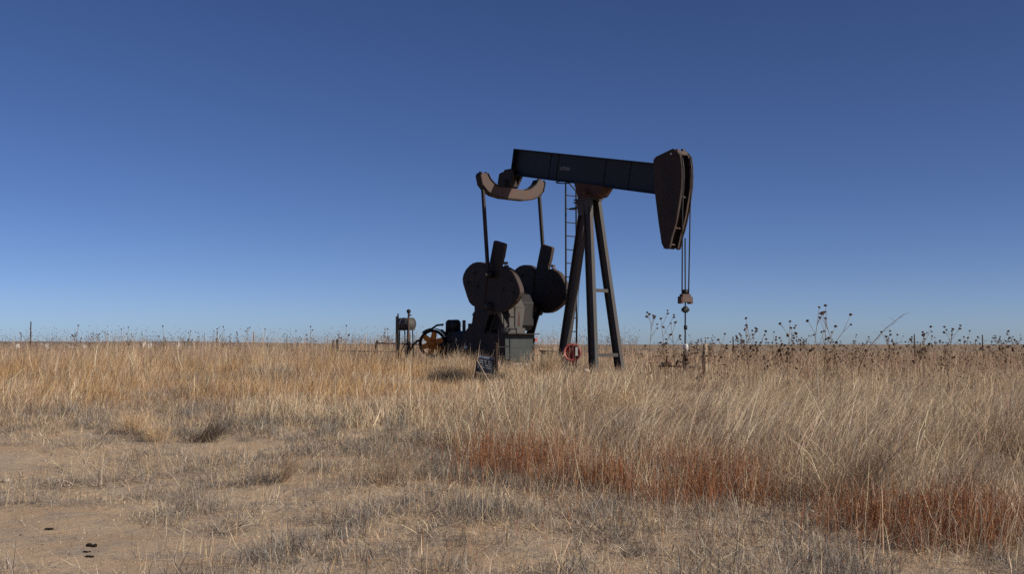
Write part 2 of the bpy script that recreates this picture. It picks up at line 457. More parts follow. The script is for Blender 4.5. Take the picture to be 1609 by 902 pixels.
# ladder behind the post
ld = MB()
for y in (.03, .45): ld.bar((-.90,y,.15),(-.90,y,5.42), .03, .045)
for k in range(13): ld.tube([(-.90,.03,.45+k*.40),(-.90,.45,.45+k*.40)], .016, 6)
for z in (4.85, 2.45): ld.bar((-.90,.2,z+.0),(-.25 if z>3 else -.5,.1,z), .05, .05)
ld.ring((-.90,-.06,5.62), (0,0,1), .215, .018, 22, 6)
ld.bar((-.90,.03,5.40),(-.90,.03,5.62), .03, .03); ld.bar((-.90,.45,5.40),(-.86,.12,5.61), .03, .03)
ld.build('ladder', M['black'], pj)

# equalizer and tail bearing
eq = MB()
eq.prism([(-1.29,5.99),(-1.24,6.06),(-1.02,6.06),(-.92,5.90),(-.72,5.75),(-.48,5.70),(.48,5.70),(.72,5.75),(.92,5.90),(1.02,6.06),(1.24,6.06),(1.29,5.99),
          (1.22,5.72),(1.04,5.55),(.80,5.44),(.45,5.385),(-.45,5.385),(-.80,5.44),(-1.04,5.55),(-1.22,5.72)], 0, -3.44, -3.24)
eqo = eq.build('equalizer', M['rust'], pj, .01)
ef = MB()
ring = [(-1.22,5.72),(-1.04,5.55),(-.80,5.44),(-.45,5.385),(.45,5.385),(.80,5.44),(1.04,5.55),(1.22,5.72)]
for a, b in zip(ring[:-1], ring[1:]): ef.bar((-3.34,a[0],a[1]-.014),(-3.34,b[0],b[1]-.014), .27, .024, (1,0,0))
up = [(-1.02,6.06),(-.92,5.90),(-.72,5.75),(-.48,5.70)]
for sg in (-1, 1):
    pts = [(p[0]*-sg, p[1]) for p in up]
    for a, b in zip(pts[:-1], pts[1:]): ef.bar((-3.34,a[0],a[1]+.013),(-3.34,b[0],b[1]+.013), .27, .022, (1,0,0))
    ef.box((-3.42,sg*1.20-.03,6.05),(-3.34,sg*1.20+.03,6.12)); ef.box((-3.31,sg*1.07-.025,6.05),(-3.25,sg*1.07+.025,6.11))
    ef.bar((-3.34,sg*1.232,5.70),(-3.34,sg*1.305,5.99), .26, .024, (1,0,0)); ef.bar((-3.34,sg*1.305,5.99),(-3.34,sg*1.25,6.07), .26, .024, (1,0,0))  # dark plates added to paint the shade on the end faces
ef.build('flange_and_shade_ends', M['crank'], eqo)
tl = MB()
for y in (-.19, .16): tl.prism([(-3.80,5.90),(-3.72,6.20),(-3.58,6.23),(-3.10,6.28),(-3.0,6.07),(-3.25,5.72),(-3.62,5.72)], 1, y, y+.03)
tl.box((-3.66,-.16,5.745),(-3.2,.16,6.02)); tl.box((-3.52,-.155,6.02),(-3.14,.155,6.30)); tl.box((-3.30,-.05,6.25),(-3.16,.0,6.42))
tl.tube([(-3.42,-.24,5.88),(-3.42,.24,5.88)], .10, 14)
tl.build('tail_bearing', M['crank'], pj, .006)
gb = MB(); gb.bar((-3.24,.14,5.76),(-3.05,.16,6.10), .03, .06); gb.box((-3.30,-.07,5.74),(-3.22,.05,5.77)); gb.build('bearing_bracket', M['rust'], pj)

# pitman arms, cranks, counterweights
def edge_mat(o):  # rim faces take the paler, painted sunlit tone
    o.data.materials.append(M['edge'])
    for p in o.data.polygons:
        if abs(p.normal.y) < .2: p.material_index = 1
for sg in (-1, 1):
    pm = MB(); y = sg * 1.14
    pm.bar((-3.335,y,5.66),(-3.06,y,2.90), .075, .11)
    pm.bar((-3.335,y,5.58),(-3.345,y,5.98), .10, .15); pm.bar((-3.075,y,3.12),(-3.05,y,2.86), .09, .16)
    pm.build('pitman_arm', M['crank'], pj, .006)
    y0, y1 = sorted((sg * 1.04, sg * .86))
    ar = MB()
    arm = [(-2.98,3.97),(-2.93,4.0),(-2.50,3.885),(-2.456,3.84),(-2.55,3.50),(-2.70,3.15),(-2.86,2.40),(-2.93,1.93),(-3.05,1.78),(-3.25,1.76),(-3.40,1.88),(-3.42,2.02),(-3.30,2.60),(-3.22,3.20)]
    ar.prism(arm, 1, y0 + .03, y1 - .03)
    yo = y0 if sg < 0 else y1
    for e in ((-2.52, 3.78), (-2.64,3.35)): ar.box((e[0]-.02,y0+.10,e[1]-.03),(e[0]+.045,y1-.10,e[1]+.05))
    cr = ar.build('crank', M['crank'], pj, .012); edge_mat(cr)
    lwt = [(-3.25,3.20),(-3.40,3.33),(-3.58,3.385),(-3.78,3.395),(-3.98,3.37),(-4.15,3.30),(-4.32,3.19),(-4.44,3.05),(-4.485,2.90),(-4.45,2.74),(-4.36,2.56),(-4.26,2.36),(-4.15,2.18),(-4.02,2.08),(-3.85,2.02),(-3.45,1.90),(-3.40,2.02),(-3.31,2.60)]
    rwt = [(-2.68,3.19),(-2.50,3.20),(-2.34,3.16),(-2.16,3.08),(-2.02,2.96),(-1.90,2.80),(-1.80,2.64),(-1.735,2.50),(-1.72,2.39),(-1.78,2.28),(-1.93,2.14),(-2.12,2.02),(-2.34,1.91),(-2.56,1.85),(-2.80,1.84),(-2.92,1.90),(-2.85,2.40)]
    for w in (lwt, rwt):
        cw = MB(); cw.prism(w, 1, y0, y1)
        c = (sum(p[0] for p in w) / len(w), sum(p[1] for p in w) / len(w))
        for dx, dz in ((-.28, .02), (.22, -.12), (.05, .30)):
            for yy in (y0 - .03, y1): cw.tube([(c[0]+dx, yy, c[1]+dz), (c[0]+dx, yy+.03, c[1]+dz)], .05, 8)
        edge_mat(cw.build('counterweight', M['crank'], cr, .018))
    wp = MB(); yo2 = sg * 1.24
    wp.tube([(-3.0,sg*1.02,2.97),(-3.0,yo2,2.97)], .10, 12); wp.build('wrist_pin', M['black'], cr)
    bt = MB(); bt.tube([(-3.0,yo2,2.97),(-3.0,yo2+sg*.03,2.97)], .035, 8); bt.build('bolt', M['stone'], cr)
    for p in ((-2.50,3.30),(-2.46,3.20)):
        cl = MB(); cl.box((p[0]-.02,y0+.04,p[1]-.05),(p[0]+.08,y1-.06,p[1]+.03)); cl.tube([(p[0]+.03,y0+.05,p[1]),(p[0]+.03,y1-.02,p[1])], .03, 8); cl.build('clamp_bolt', M['rust'], cr)
# shaft and gearbox
sh = MB(); sh.tube([(-3.16,-1.12,2.02),(-3.16,1.12,2.02)], .13, 16); sh.build('crank_shaft', M['black'], pj)
gbx = MB()
gbx.prism([(-4.62,1.30),(-2.95,1.30),(-2.82,1.45),(-2.82,2.15),(-3.0,2.42),(-3.5,2.55),(-4.3,2.35),(-4.62,2.1)], 1, -.46, .46)
gbx.box((-4.66,-.52,1.78),(-2.84,.52,1.84))
gear = gbx.build('gearbox', M['black'], pj, .015)
gf = MB()
gf.prism([(-.56,1.375),(-.04,1.375),(.06,1.99),(-.58,1.99)], 0, -2.81, -2.77)
gf.prism([(-.50,2.0),(.08,2.0),(-.13,2.36),(-.20,2.36)], 0, -2.86, -2.80)
gf.box((-2.84,-.60,1.985),(-2.76,.09,2.02))
gf.box((-2.84,-.82,1.21),(-2.72,.03,1.375))
gf.bar((-2.80,-.98,1.88),(-2.80,-.66,1.40), .14, .04, (0,1,0))
gf.build('front_bracket', M['grey'], pj, .005)
sl_ = MB(); sl_.prism([(-.24,1.42),(-.14,1.42),(-.16,1.86),(-.20,1.86)], 0, -2.772, -2.766); sl_.build('slot', M['saddle'], pj)
# pedestal
pd = MB()
for y in (-.60, .57):
    pd.prism([(-5.75,.32),(-2.95,.32),(-2.95,1.20),(-2.70,1.80),(-3.05,1.80),(-3.30,1.22),(-3.90,1.22),(-3.62,1.87),(-4.48,1.89),(-4.55,1.56),(-5.171,1.057),(-5.45,.70)], 1, y, y+.03)
pd.box((-5.6,-.57,.95),(-2.97,.57,1.18)); pd.box((-4.6,-.57,1.18),(-3.55,.57,1.30)); pd.box((-2.98,-.66,1.18),(-2.70,.62,1.205))
pd.box((-5.6,-.565,.33),(-4.8,.565,.95))
for x in (-3.93, -3.62): pd.bar((x,-.62,1.25),(x+.33,-.62,1.87), .05, .05)
pd.build('pedestal', M['crank'], pj)
fp = MB(); fp.box((-3.0,-.60,.36),(-2.93,.575,1.175)); fp.box((-2.935,-.60,1.13),(-2.915,.575,1.175)); fp.box((-2.935,-.60,.36),(-2.915,-.56,1.13)); fp.box((-2.935,.535,.36),(-2.915,.575,1.13))
fp.build('front_panel', M['green'], pj, .004)
rk = MB(); rk.box((-2.925,.55,.95),(-2.86,.64,1.07)); rk.build('reflector', M['red'], pj)
# skid
sk = MB()
for y in (-.55, .55): sk.ibeam((-5.9,y,.06),(1.15,y,.06), .15, .168, (0,1,0), .015, .012)
for x in (-5.6,-2.7,-1.1,.78): sk.bar((x,-.62,.105),(x,.62,.105), .16, .06, (1,0,0))
sk.build('skid', M['iron'], pj)
pad = MB(); pad.box((-3.5,-.78,-.25),(-2.55,.75,.315)); pad.box((-6.0,-.75,-.25),(-3.55,.75,-.02)); pad.box((-1.4,-.8,-.25),(1.3,.8,-.03)); pad.build('concrete_pad', M['concrete'], pj, .02)
gl = MB(); gl.tube([(-.1,.18,4.9),(-.55,.22,2.5),(-.72,.25,.3)], .008, 5); gl.build('brake_cable', M['cable'], pj)

# low rusty motor box between gearbox and post (its own equipment)
mbx = empty('control_box', lw((-1.85,.35,0)), ROT)
tag(mbx, 'low dark rusty steel box between the pumpjack gearbox and its rear post leg', 'control box')
m_ = MB(); m_.box((-.28,-.22,.0),(.28,.22,.66)); m_.build('body', M['saddle'], mbx, .01)
m_ = MB(); m_.box((-.31,-.25,.66),(.31,.25,.70)); m_.build('lid', M['iron'], mbx, .008)

# ------------------------------------------------------------------ engine behind the gearbox
en = empty('engine', lw((-6.3,-.1,0)), ROT)
tag(en, 'old pumping engine with a spoked orange flywheel behind the pumpjack gearbox', 'engine')
def e(p): return (p[0] + 6.3, p[1] + .1, p[2])
def eb(lo_, hi_): return e(lo_), e(hi_)
eb_ = MB(); eb_.box(*eb((-6.85,-.30,.25),(-5.25,.30,.95))); eb_.box(*eb((-6.45,-.26,.95),(-5.75,.26,1.30)))
eb_.prism([(-5.75+6.3,.95),(-4.95+6.3,.60),(-4.95+6.3,.25),(-5.75+6.3,.25)], 1, -.35, .45)
eo = eb_.build('engine_block', M['black'], en, .02)
wh = MB(); wc = e((-6.72,-.55,.90)); wax = Vector((.62, -.785, 0)); wt = Vector((.785, .62, 0)); wh.ring(wc, wax, .42, .05, 40, 8, .08)
fw = wh.build('flywheel', M['black'], en)
spk = MB()
for k in range(6):
    t = math.radians(20 + 60 * k); d = wt * math.cos(t) + Vector((0, 0, math.sin(t))); c = Vector(wc)
    a, b = c + d * .06, c + d * .40; sdv = wax.cross(d)
    vs = [p + sdv * w + wax * -q for p, ws in ((a, .10), (b, .075)) for w, q in ((-ws,-.035),(ws,-.035),(ws,.035),(-ws,.035))]
    spk.add(vs, [(3,2,1,0),(4,5,6,7),(0,1,5,4),(1,2,6,5),(2,3,7,6),(3,0,4,7)])
spk.tube([Vector(wc)+wax*.09, Vector(wc)-wax*.09], .10, 14)
spk.build('spokes', M['orange'], fw)
gd = MB()
for k in range(14):
    t0, t1 = math.radians(25 + 110*k/14), math.radians(25 + 110*(k+1)/14)
    a, b = [Vector(wc) - wax * .05 + wt * (math.cos(t)*.50) + Vector((0, 0, math.sin(t)*.50)) for t in (t0, t1)]
    gd.bar(a, b, .22, .02, wax)
gd.build('belt_guard', M['crank'], en)
lit = MB()  # pale strip added to paint the sunlit edge of the wheel rim
for k in range(6):
    t0, t1 = math.radians(12 + 46*k/6), math.radians(12 + 46*(k+1)/6)
    a, b = [Vector(wc) - wax * .02 + wt * (math.cos(t)*.55) + Vector((0, 0, math.sin(t)*.55)) for t in (t0, t1)]
    lit.bar(a, b, .14, .02, wax)
lit.build('lit_rim_strip', M['rust'], en)
cy = MB()
for x in (-6.32, -6.02): cy.tube([e((x,-.12,1.28)), e((x,-.12,1.60)), e((x,-.12,1.68))], [.16,.16,.09], 14)
cy.tube([e((-6.45,-.12,1.5)), e((-5.9,-.12,1.5))], .10, 10)
cy.build('cylinder', M['black'], en)
ex = MB(); ex.tube([e((-5.74,.0,1.15)), e((-5.74,.0,1.66))], .055, 10); ex.build('exhaust_pipe', M['rust'], en)
ex = MB(); ex.tube([e((-5.52,.05,1.1)), e((-5.52,.05,1.55))], .045, 10); ex.build('exhaust_pipe', M['grey'], en)
tk = MB(); tk.tube([e((-5.66,-.33,1.10)), e((-5.64,-.33,1.14)), e((-5.1,-.33,.70)), e((-5.07,-.33,.66))], [.10,.22,.22,.10], 14); tk.box(*eb((-5.5,-.50,.35),(-5.0,-.2,.66)))
tk.build('fuel_tank', M['bluegrey'], en)
cp = MB(); cp.tube([e((-5.36,-.56,1.03)), e((-5.40,-.50,1.02))], .07, 10); cp.build('tank_cap', M['white'], en)
lh = MB(); lh.tube([e((-4.82,-.66,.78)), e((-4.82,-.60,.78))], .065, 10); lh.build('lamp', M['white'], en)
hz = MB(); hz.tube([e((-6.4,-.35,1.52)), e((-6.62,-.45,1.50)), e((-6.95,-.60,1.28)), e((-7.25,-.66,1.02)), e((-7.42,-.68,.98)), e((-7.66,-.66,.86)), e((-7.95,-.6,.66)), e((-8.1,-.55,.64))], .035, 8); hz.build('hose', M['black'], en)

# ------------------------------------------------------------------ drum tank on its stand, with pipes
tb = lw((-8.55,-.1,0)); tb.z = PZ; tb.x -= .2
tk_ = empty('drum_tank', tb, ROT + math.radians(18))
tag(tk_, 'small grey drum lying on a thin pipe stand at the far left of the pumpjack', 'tank')
d_ = MB(); d_.tube([(-.26,0,1.57),(-.245,0,1.57),(.245,0,1.57),(.26,0,1.57)], [.17,.215,.215,.20], 22); d_.ring((-.12,0,1.57),(1,0,0),.217,.012,24,6); d_.ring((.12,0,1.57),(1,0,0),.217,.012,24,6)
dd = d_.build('drum', M['drum'], tk_)
d_ = MB(); d_.ring((.26,0,1.57),(1,0,0),.205,.016,24,6); d_.tube([(.245,0,1.57),(.264,0,1.57)], .19, 20); d_.build('end_cap', M['grey'], dd)
d_ = MB()
for x in (-.17,.17):
    for y in (-.17,.17): d_.tube([(x,y*.8,1.42),(x,y*1.3,0)], .022, 6)
d_.bar((-.25,-.14,1.38),(.25,-.14,1.38), .03, .03); d_.bar((-.25,.14,1.38),(.25,.14,1.38), .03, .03)
d_.build('stand', M['black'], tk_)

pp = empty('pipe_riser', lw((-8.0,-.62,0)), ROT)
tag(pp, 'thin upright pipe with a cap and bent side pipe in front of the grey drum', 'pipe')
p_ = MB(); p_.tube([(0,0,0),(0,0,1.95)], .035, 8); p_.tube([(0,0,.55),(0,0,1.25)], .065, 8)
p_.tube([(0,0,.95),(-.25,0,.86),(-.42,0,.62),(-.45,0,.0)], .022, 6); p_.build('pipe', M['iron'], pp)
p_ = MB(); p_.tube([(0,0,1.93),(0,0,2.02),(0,0,2.06)], [.06,.075,.03], 8); p_.box((-.02,-.02,1.84),(.14,.02,1.88)); p_.build('cap', M['black'], pp)

# ------------------------------------------------------------------ red wheel guard, sign, well head
rg = empty('wheel_guard', at(899, 580, 29.5), math.radians(-10))
rg.location.z = PZ
tag(rg, 'faded red round guard with a white tag in the grass by the post legs', 'guard')
g_ = MB(); g_.ring((0,0,.66),(0,1,0),.215,.034,32,8,.06); g_.bar((-.06,0,.30),(-.06,0,.88),.05,.03); g_.bar((.03,0,.30),(.03,0,.90),.05,.06); g_.bar((-.0,.02,.86),(.0,.02,.89),.03,.30)
g_.build('hoop', M['red'], rg)
MB().tube([(0,.03,.66),(0,.05,.66)], .205, 28).build('disc', M['red'], rg)
g_ = MB(); g_.tube([(.10,.03,0),(.10,.03,.84)], .022, 8); g_.build('stake', M['grey'], rg)
g_ = MB(); g_.box((.10,-.075,.57),(.165,-.062,.80)); g_.build('tag', M['white'], rg)

sp = at(761, 592, 23.9); sp.z = gz(sp.x, sp.y)
sg_ = empty('sign', sp, math.radians(-12))
tag(sg_, 'small black notice board leaning on two stakes in front of the pumpjack', 'sign')
T = Matrix.Translation((0,0,.26)) @ Matrix.Rotation(math.radians(9), 4, 'Y') @ Matrix.Rotation(math.radians(-10), 4, 'X')
pn = MB(); pn.box((-.195,-.01,.0),(.195,.01,.37), T); pno = pn.build('panel', M['sign'], sg_)
hb = MB(); hb.box((-.188,-.0135,.305),(.188,-.0105,.362), T); hb.build('top_band', M['signtop'], pno)  # paler band across the top of the panel
lt = MB(); rr = random.Random(5)
for row, (z, wds) in enumerate(((.245, (.09,.06,.13)), (.195, (.11,.05,.10)), (.145, (.05,.05,.14)), (.095, (.05,.08,.12)))):
    x = -.165
    for w in wds:
        nl = max(2, int(w / .017))
        for k in range(nl):
            x0 = x + k * .017; kind = rr.random()
            lt.box((x0,-.0135,z),(x0+.004,-.0105,z+.026), T)
            if kind < .6: lt.box((x0+.0045,-.0135,z+.021),(x0+.012,-.0105,z+.026), T)
            if kind > .3: lt.box((x0+.0045,-.0135,z),(x0+.012,-.0105,z+.005), T)
            if kind > .7: lt.box((x0+.0085,-.0135,z+.0055),(x0+.012,-.0105,z+.0205), T)
        x += w + .028
lt.build('lettering', M['letter'], pno)
for x in (-.20, .205):
    st = MB(); st.bar((x + (.04 if x < 0 else .04),.02,.66), (x - .03,.03,-.05), .03, .02); st.build('stake', M['tpost'], sg_)

wp_ = lw((3.655,0,0)); wp_.z = gz(wp_.x, wp_.y) - .02
wl = empty('wellhead', wp_, ROT)
tag(wl, 'rusty wellhead and valve pipes under the hanging pumpjack rod', 'wellhead')
w_ = MB(); w_.tube([(0,0,0),(0,0,.42)], .085, 12); w_.tube([(0,0,.42),(0,0,.47)], .13, 12); w_.tube([(0,0,.47),(0,0,.74)], .055, 10); w_.tube([(0,0,.60),(0,0,.66)], .085, 10)
w_.build('casing', M['iron'], wl)
w_ = MB(); w_.tube([(.02,0,.74),(.02,0,.80),(.02,0,.88),(.02,0,.92)], [.045,.075,.07,.035], 10); w_.build('stuffing_box', M['white'], wl)
w_ = MB(); w_.tube([(-.02,-.05,.33),(-1.02,.12,.33)], .028, 8); w_.tube([(0,.05,.33),(.05,.75,.30)], .026, 8); w_.tube([(.05,.74,.36),(.05,.74,.0)], .03, 8)
w_.tube([(-.95,.11,.33),(-.95,.11,.0)], .03, 8); w_.build('flow_line', M['iron'], wl)
w_ = MB(); w_.ball((-.66,.06,.39), .10, 10, 6, (1.2,1,.85)); w_.tube([(-.68,.06,.45),(-.68,.06,.60)], .03, 8); w_.ring((-.68,.06,.60),(0,0,1),.06,.012,14,6)
w_.build('valve', M['saddle'], wl)
MB().box((-.90,.05,.30),(-.84,.15,.44)).build('pipe_flange', M['black'], wl)
MB().bar((-.36,.03,.33),(-.27,.03,.50),.03,.05).build('handle', M['black'], wl)

# ------------------------------------------------------------------ fences and posts
def tpost(mb, h, w=.05):
    mb.box((-w/2,-.006,-.15),(w/2,.006,h)); mb.box((-.006,-.05,-.15),(.006,-.007,h))
    for k in range(int(h/.12)): mb.box((-.012,-.058,.1+k*.12),(.012,-.051,.125+k*.12))
    return mb
def post_obj(name, p, h, parent=None, mat='tpost', tilt=0, w=.05, rz=0):
    o = tpost(MB(), h, w).build(name, M[mat], parent)
    o.location = p; o.rotation_euler = (0, tilt, rz); return o
fa = at(780, 605, 23.7); fa.z = gz(fa.x, fa.y); fb = at(838, 580, 28.0); fb.z = gz(fb.x, fb.y); 
f1 = empty('wire_fence', fa)
tag(f1, 'two wire fence strung from a rusty steel post beside the black notice board', 'fence')
post_obj('fence_post', (0,0,0), 1.5 - fa.z + .02, f1, w=.07)
post_obj('fence_post', fb - fa, 1.5 - fb.z - .06, f1, w=.06)
for z0, z1 in ((545, 546), (560, 558)):
    a = at(781, z0, fa.y - .03) - fa; b = at(838, z1, fb.y - .03) - fa; c = at(868, z1, fb.y + 3) - fa
    w_ = MB(); w_.tube([a, (a + b) / 2 - Vector((0,0,.015)), b, c], .007, 5); w_.build('wire', M['wire'], f1)

l1 = at(529.5, 566, 43); l1.z = gz(l1.x, l1.y)
f2 = empty('wire_fence', l1)
tag(f2, 'low fence of leaning dark posts and rails left of the grey drum', 'fence')
tops = []
for u, vt, lean, Y, w in ((529.5, 533, 0, 43, .10), (521, 535, .17, 43.2, .09), (589, 535, .2, 42.6, .09)):
    p = at(u, 560, Y); p.z = gz(p.x, p.y); t = at(u, vt, Y)
    q = MB(); q.tube([(0,0,-.2),(lean*.0,0,0),(lean*.9,0,t.z-p.z)], [w*.5,w*.5,w*.42], 8)
    o = q.build('fence_post', M['black'], f2); o.location = p - l1 - Vector((lean*.45,0,0))
q = MB(); q.tube([at(529,552,42.9)-l1, at(560,552,42.7)-l1, at(622,553,42)-l1], .025, 6); q.build('rail', M['iron'], f2)
q = MB(); q.tube([at(590,539.5,42.5)-l1, at(622,540,42)-l1, at(664,541.5,41)-l1], .03, 6); q.build('rail', M['iron'], f2)
q = at(624, 560, 39.2); q.z = gz(q.x, q.y)
o = MB().box((-.055,-.055,-.2),(.055,.055,2.42-q.z+.06)).box((.0,-.03,2.42-q.z+.06),(.05,.03,2.42-q.z+.16)).build('fence_post', M['black'], None, .008)
o.location = q
tag(o, 'thick black square post standing left of the grey drum', 'post')

w0 = at(1108, 590, 25.6); w0.z = gz(w0.x, w0.y)
q = MB(); q.tube([(0,0,-.2),(0,0,.45),(.012,0,1.5-w0.z)], [.06,.055,.048], 9); q.box((-.075,-.02,.3),(-.055,.02,1.56-w0.z))
o = q.build('wooden_post', M['wood']); o.location = w0
tag(o, 'pale weathered wooden post right of the wellhead', 'post')

for u, vt, vb, Y, nm, lab, w in ((47.5,505,552,52,'steel_post','tall thin dark post on the left skyline','.05'), (398.5,521,552,52,'fence_post','pale thin post on the skyline midway left of the pumpjack','.05'),
                          (1437,525,545,70,'steel_post','thin dark post on the skyline at far right','.05'), (1544,526,545,80,'steel_post','faint thin post on the skyline nearest the right edge','.05'), (1152,529,545,75,'steel_post','short faint post on the skyline right of the wellhead','.05')):
    p = at(u, vb, Y); p.z = gz(p.x, p.y); t = at(u, vt, Y)
    r_ = .0011 * Y * .5
    q = MB(); q.tube([(0,0,-.2),(0,0,t.z-p.z-.05),(0,0,t.z-p.z)], [r_,r_,r_*.6], 6)
    for k in range(3): q.box((-r_*1.3,-r_*1.4,(t.z-p.z)*(.5+.15*k)),(r_*1.3,-r_*.5,(t.z-p.z)*(.5+.15*k)+.04))
    o = q.build(nm, M['tpost'] if u != 398.5 else M['wood']); o.location = p
    tag(o, lab, 'post')

# ------------------------------------------------------------------ farm buildings far away on the left horizon
for i, (u, v, w, h) in enumerate(((109,547.5,9,4.6),(116,547,6,3.4),(133,544,7,3.2),(144,549.5,8,3.0),(203,543,5,4.0),(225,537.5,7,4.0),(235,539.5,6,3.6),(281,538.5,5,4.6),(318,551,7,3.0),(74,541,6,3.0),(26,542,9,3.2),(298,545,5,2.8))):
    Y = 2300.0
    p = at(u, 548, Y); p.z = gz(p.x, p.y)
    top = max(at(u, v - 2.0, Y).z, p.z + h)
    r = empty('farm_building', p, math.radians(15 * ((i * 7) % 5 - 2)))
    hh_ = top - p.z
    q = MB(); q.box((-w/2,-5,-3),(w/2,5,hh_*.72)); q.build('wall', M['bldg'], r)
    q = MB(); q.prism([(-5.4,hh_*.72),(5.4,hh_*.72),(0,hh_)], 0, -w/2-.3, w/2+.3); q.build('roof', M['roof'], r)
    tag(r, 'tiny white farm building on the far horizon at left', 'building', 'white farm buildings on the far left horizon')

# ------------------------------------------------------------------ dry vegetation
def blades(P, h, w, az, th0, th1, col, segs=3, face=None, kink=.12):
    """N curved tapering blades: start tilt th0, extra droop th1 towards azimuth az"""
    N = len(P); t = np.linspace(0, 1, segs + 1)
    d = np.stack([np.cos(az), np.sin(az)], 1)
    fa = RNG.uniform(0, math.pi, N) if face is None else face
    sx = np.stack([np.cos(fa), np.sin(fa)], 1)
    pos = P.copy(); rows = []
    jit = RNG.normal(0, kink, (N, segs))
    for k in range(segs + 1):
        wk = w * (1 - .62 * t[k])
        if k < segs:
            a = pos.copy(); a[:, :2] -= sx * wk[:, None] / 2
            b = pos.copy(); b[:, :2] += sx * wk[:, None] / 2
            rows += [a, b]
            th = th0 + th1 * (t[k] + .5 / segs) + jit[:, k]
            pos = pos.copy()
            pos[:, :2] += d * (np.sin(th) * h / segs)[:, None]; pos[:, 2] += np.cos(th) * h / segs
        else: rows.append(pos)
    V = np.stack(rows, 1); nv = 2 * segs + 1
    base = np.arange(N)[:, None] * nv
    Q = np.concatenate([base + np.array([[2*k, 2*k+1, 2*k+3, 2*k+2]]) for k in range(segs - 1)], 0) if segs > 1 else np.zeros((0, 4), int)
    T = base + np.array([[2*segs-2, 2*segs-1, 2*segs]])
    C = np.repeat(col[:, None], nv, 1)
    return V.reshape(-1, 3), Q, T, C.reshape(-1, 3), V

class Veg:
    def __init__(s): s.V = []; s.Q = []; s.T = []; s.C = []; s.n = 0
    def add(s, r):
        V, Q, T, C = r[:4]
        s.V.append(V); s.Q.append(Q + s.n); s.T.append(T + s.n); s.C.append(C); s.n += len(V)
    def build(s, name, mat, label, kind='stuff'):
        if not s.n: return
        o = mesh_np(name, np.concatenate(s.V), np.concatenate(s.Q), np.concatenate(s.T), np.concatenate(s.C), mat)
        tag(o, label, None, None, kind); return o

def scatter(n, y0, y1, spread=.62):
    """uniform over the ground the camera's surroundings can see"""
    y = np.sqrt(RNG.uniform(y0 * y0, y1 * y1, n)); x = RNG.uniform(-1, 1, n) * (spread * y + 1.2)
    return x, y
def tint(n, cols, wts, var=.14):
    cols = np.array(cols); i = RNG.choice(len(cols), n, p=np.array(wts) / sum(wts))
    return np.clip(cols[i] * RNG.normal(1, var, (n, 1)) * RNG.normal(1, .03, (n, 3)), .01, .9)
def pts(x, y, sink=.01): return np.stack([x, y, ground_z(x, y) - sink], 1)

TAN = (.63, .465, .29); PALE = (.82, .66, .455); DRY = (.50, .37, .24); GREY = (.41, .34, .265); GOLD = (.64, .42, .19); BROWN = (.31, .21, .135); OR = (.50, .29, .12)
RED = (.275, .104, .043); RED2 = (.15, .056, .032); REDO = (.38, .155, .055)

# edge (in y) where the taller grass starts, as a function of bearing x / y
def tall_edge(b, x=None):
    return np.interp(b, [-.62, -.47, -.40, -.30, -.20, -.10, -.06, 0, .06, .12, .25, .30, .38, .47, .62],
                        [15.5, 16.2, 16.8, 16.6, 16.4, 15.4, 13.9, 12.5, 11.7, 11.3, 10.7, 9.7, 9.0, 8.8, 8.7])
def top_height(x, y):
    """how tall the grass stands: high in the near right, low and thin round the machine, fuller again on the far left"""
    b = x / y
    r = np.interp(y, [8, 10, 12, 14.5, 17, 19.5, 22, 26, 32, 45], [.55, .74, .80, .72, .54, .36, .26, .28, .36, .42])
    l = np.interp(y, [8, 15, 17, 19, 22, 25, 30, 38, 46], [.2, .26, .36, .40, .36, .42, .60, .62, .62])
    w = smooth(-.14, .03, b)
    m = l * (1 - w) + r * w
    d = np.exp(-(((x + 1.2) / 2.3)**2 + ((y - 22.8) / 2.6)**2))          # trodden strip in front of the notice board
    return m * (1 - .62 * d)

# tall tan grass, in tussocks that are blown over in differing directions
def tussocks(n, y0, y1, keep, blades_mean, spread=.62):
    x, y = scatter(n, y0, y1, spread); k = RNG.random(n) < keep(x, y); x, y = x[k], y[k]
    m = RNG.poisson(blades_mean, len(x)) + 3
    return x, y, np.repeat(np.arange(len(x)), m)
tall = Veg()
def keep(x, y):
    e_ = tall_edge(x / y) + 5.0 * (fnoise(x, y, 1.3, 31) - .5)
    return smooth(-1.9, 1.7, y - e_) * (.22 + .9 * smooth(.36, .60, fnoise(x, y, .9, 33))) * np.clip(1.2 - y / 55, .4, 1)
tx, ty, ti = tussocks(31000, 7.4, 31, keep, 11)
nt = len(tx); right_t = smooth(-.10, .08, tx / ty)
t_az = RNG.normal(.05, .5, nt) + 1.2 * (vnoise(tx, ty, 1.5, 43) - .5) + (RNG.random(nt) < .2) * math.pi
t_lean = RNG.gamma(2.4, .34, nt) * (.55 + .6 * right_t) + 1.1 * right_t * (smooth(.25, .75, vnoise(tx, ty, 1.5, 47)) - .4)
hump = smooth(.30, .68, fnoise(tx, ty, 1.7, 49))
t_h = top_height(tx, ty) * RNG.lognormal(-.03, .22, nt).clip(.5, 1.5) * (.44 + .86 * hump) * (.34 + .66 * smooth(-2.0, 1.7, ty - tall_edge(tx / ty)))
pal = .30 * smooth(.25, .75, vnoise(tx, ty, 1.1, 53)) + .34 * hump + .18 + RNG.normal(0, .17, nt)  # higher humps get paler straw, painting highlights into the colour
x = tx[ti] + RNG.normal(0, .055, len(ti)); y = ty[ti] + RNG.normal(0, .055, len(ti)); N_ = len(ti); right = right_t[ti]
gold = np.clip((1 - right) * smooth(.30, .55, fnoise(x, y * 1.8, 3.4, 55)) * smooth(18.2, 20.0, y), 0, 1)
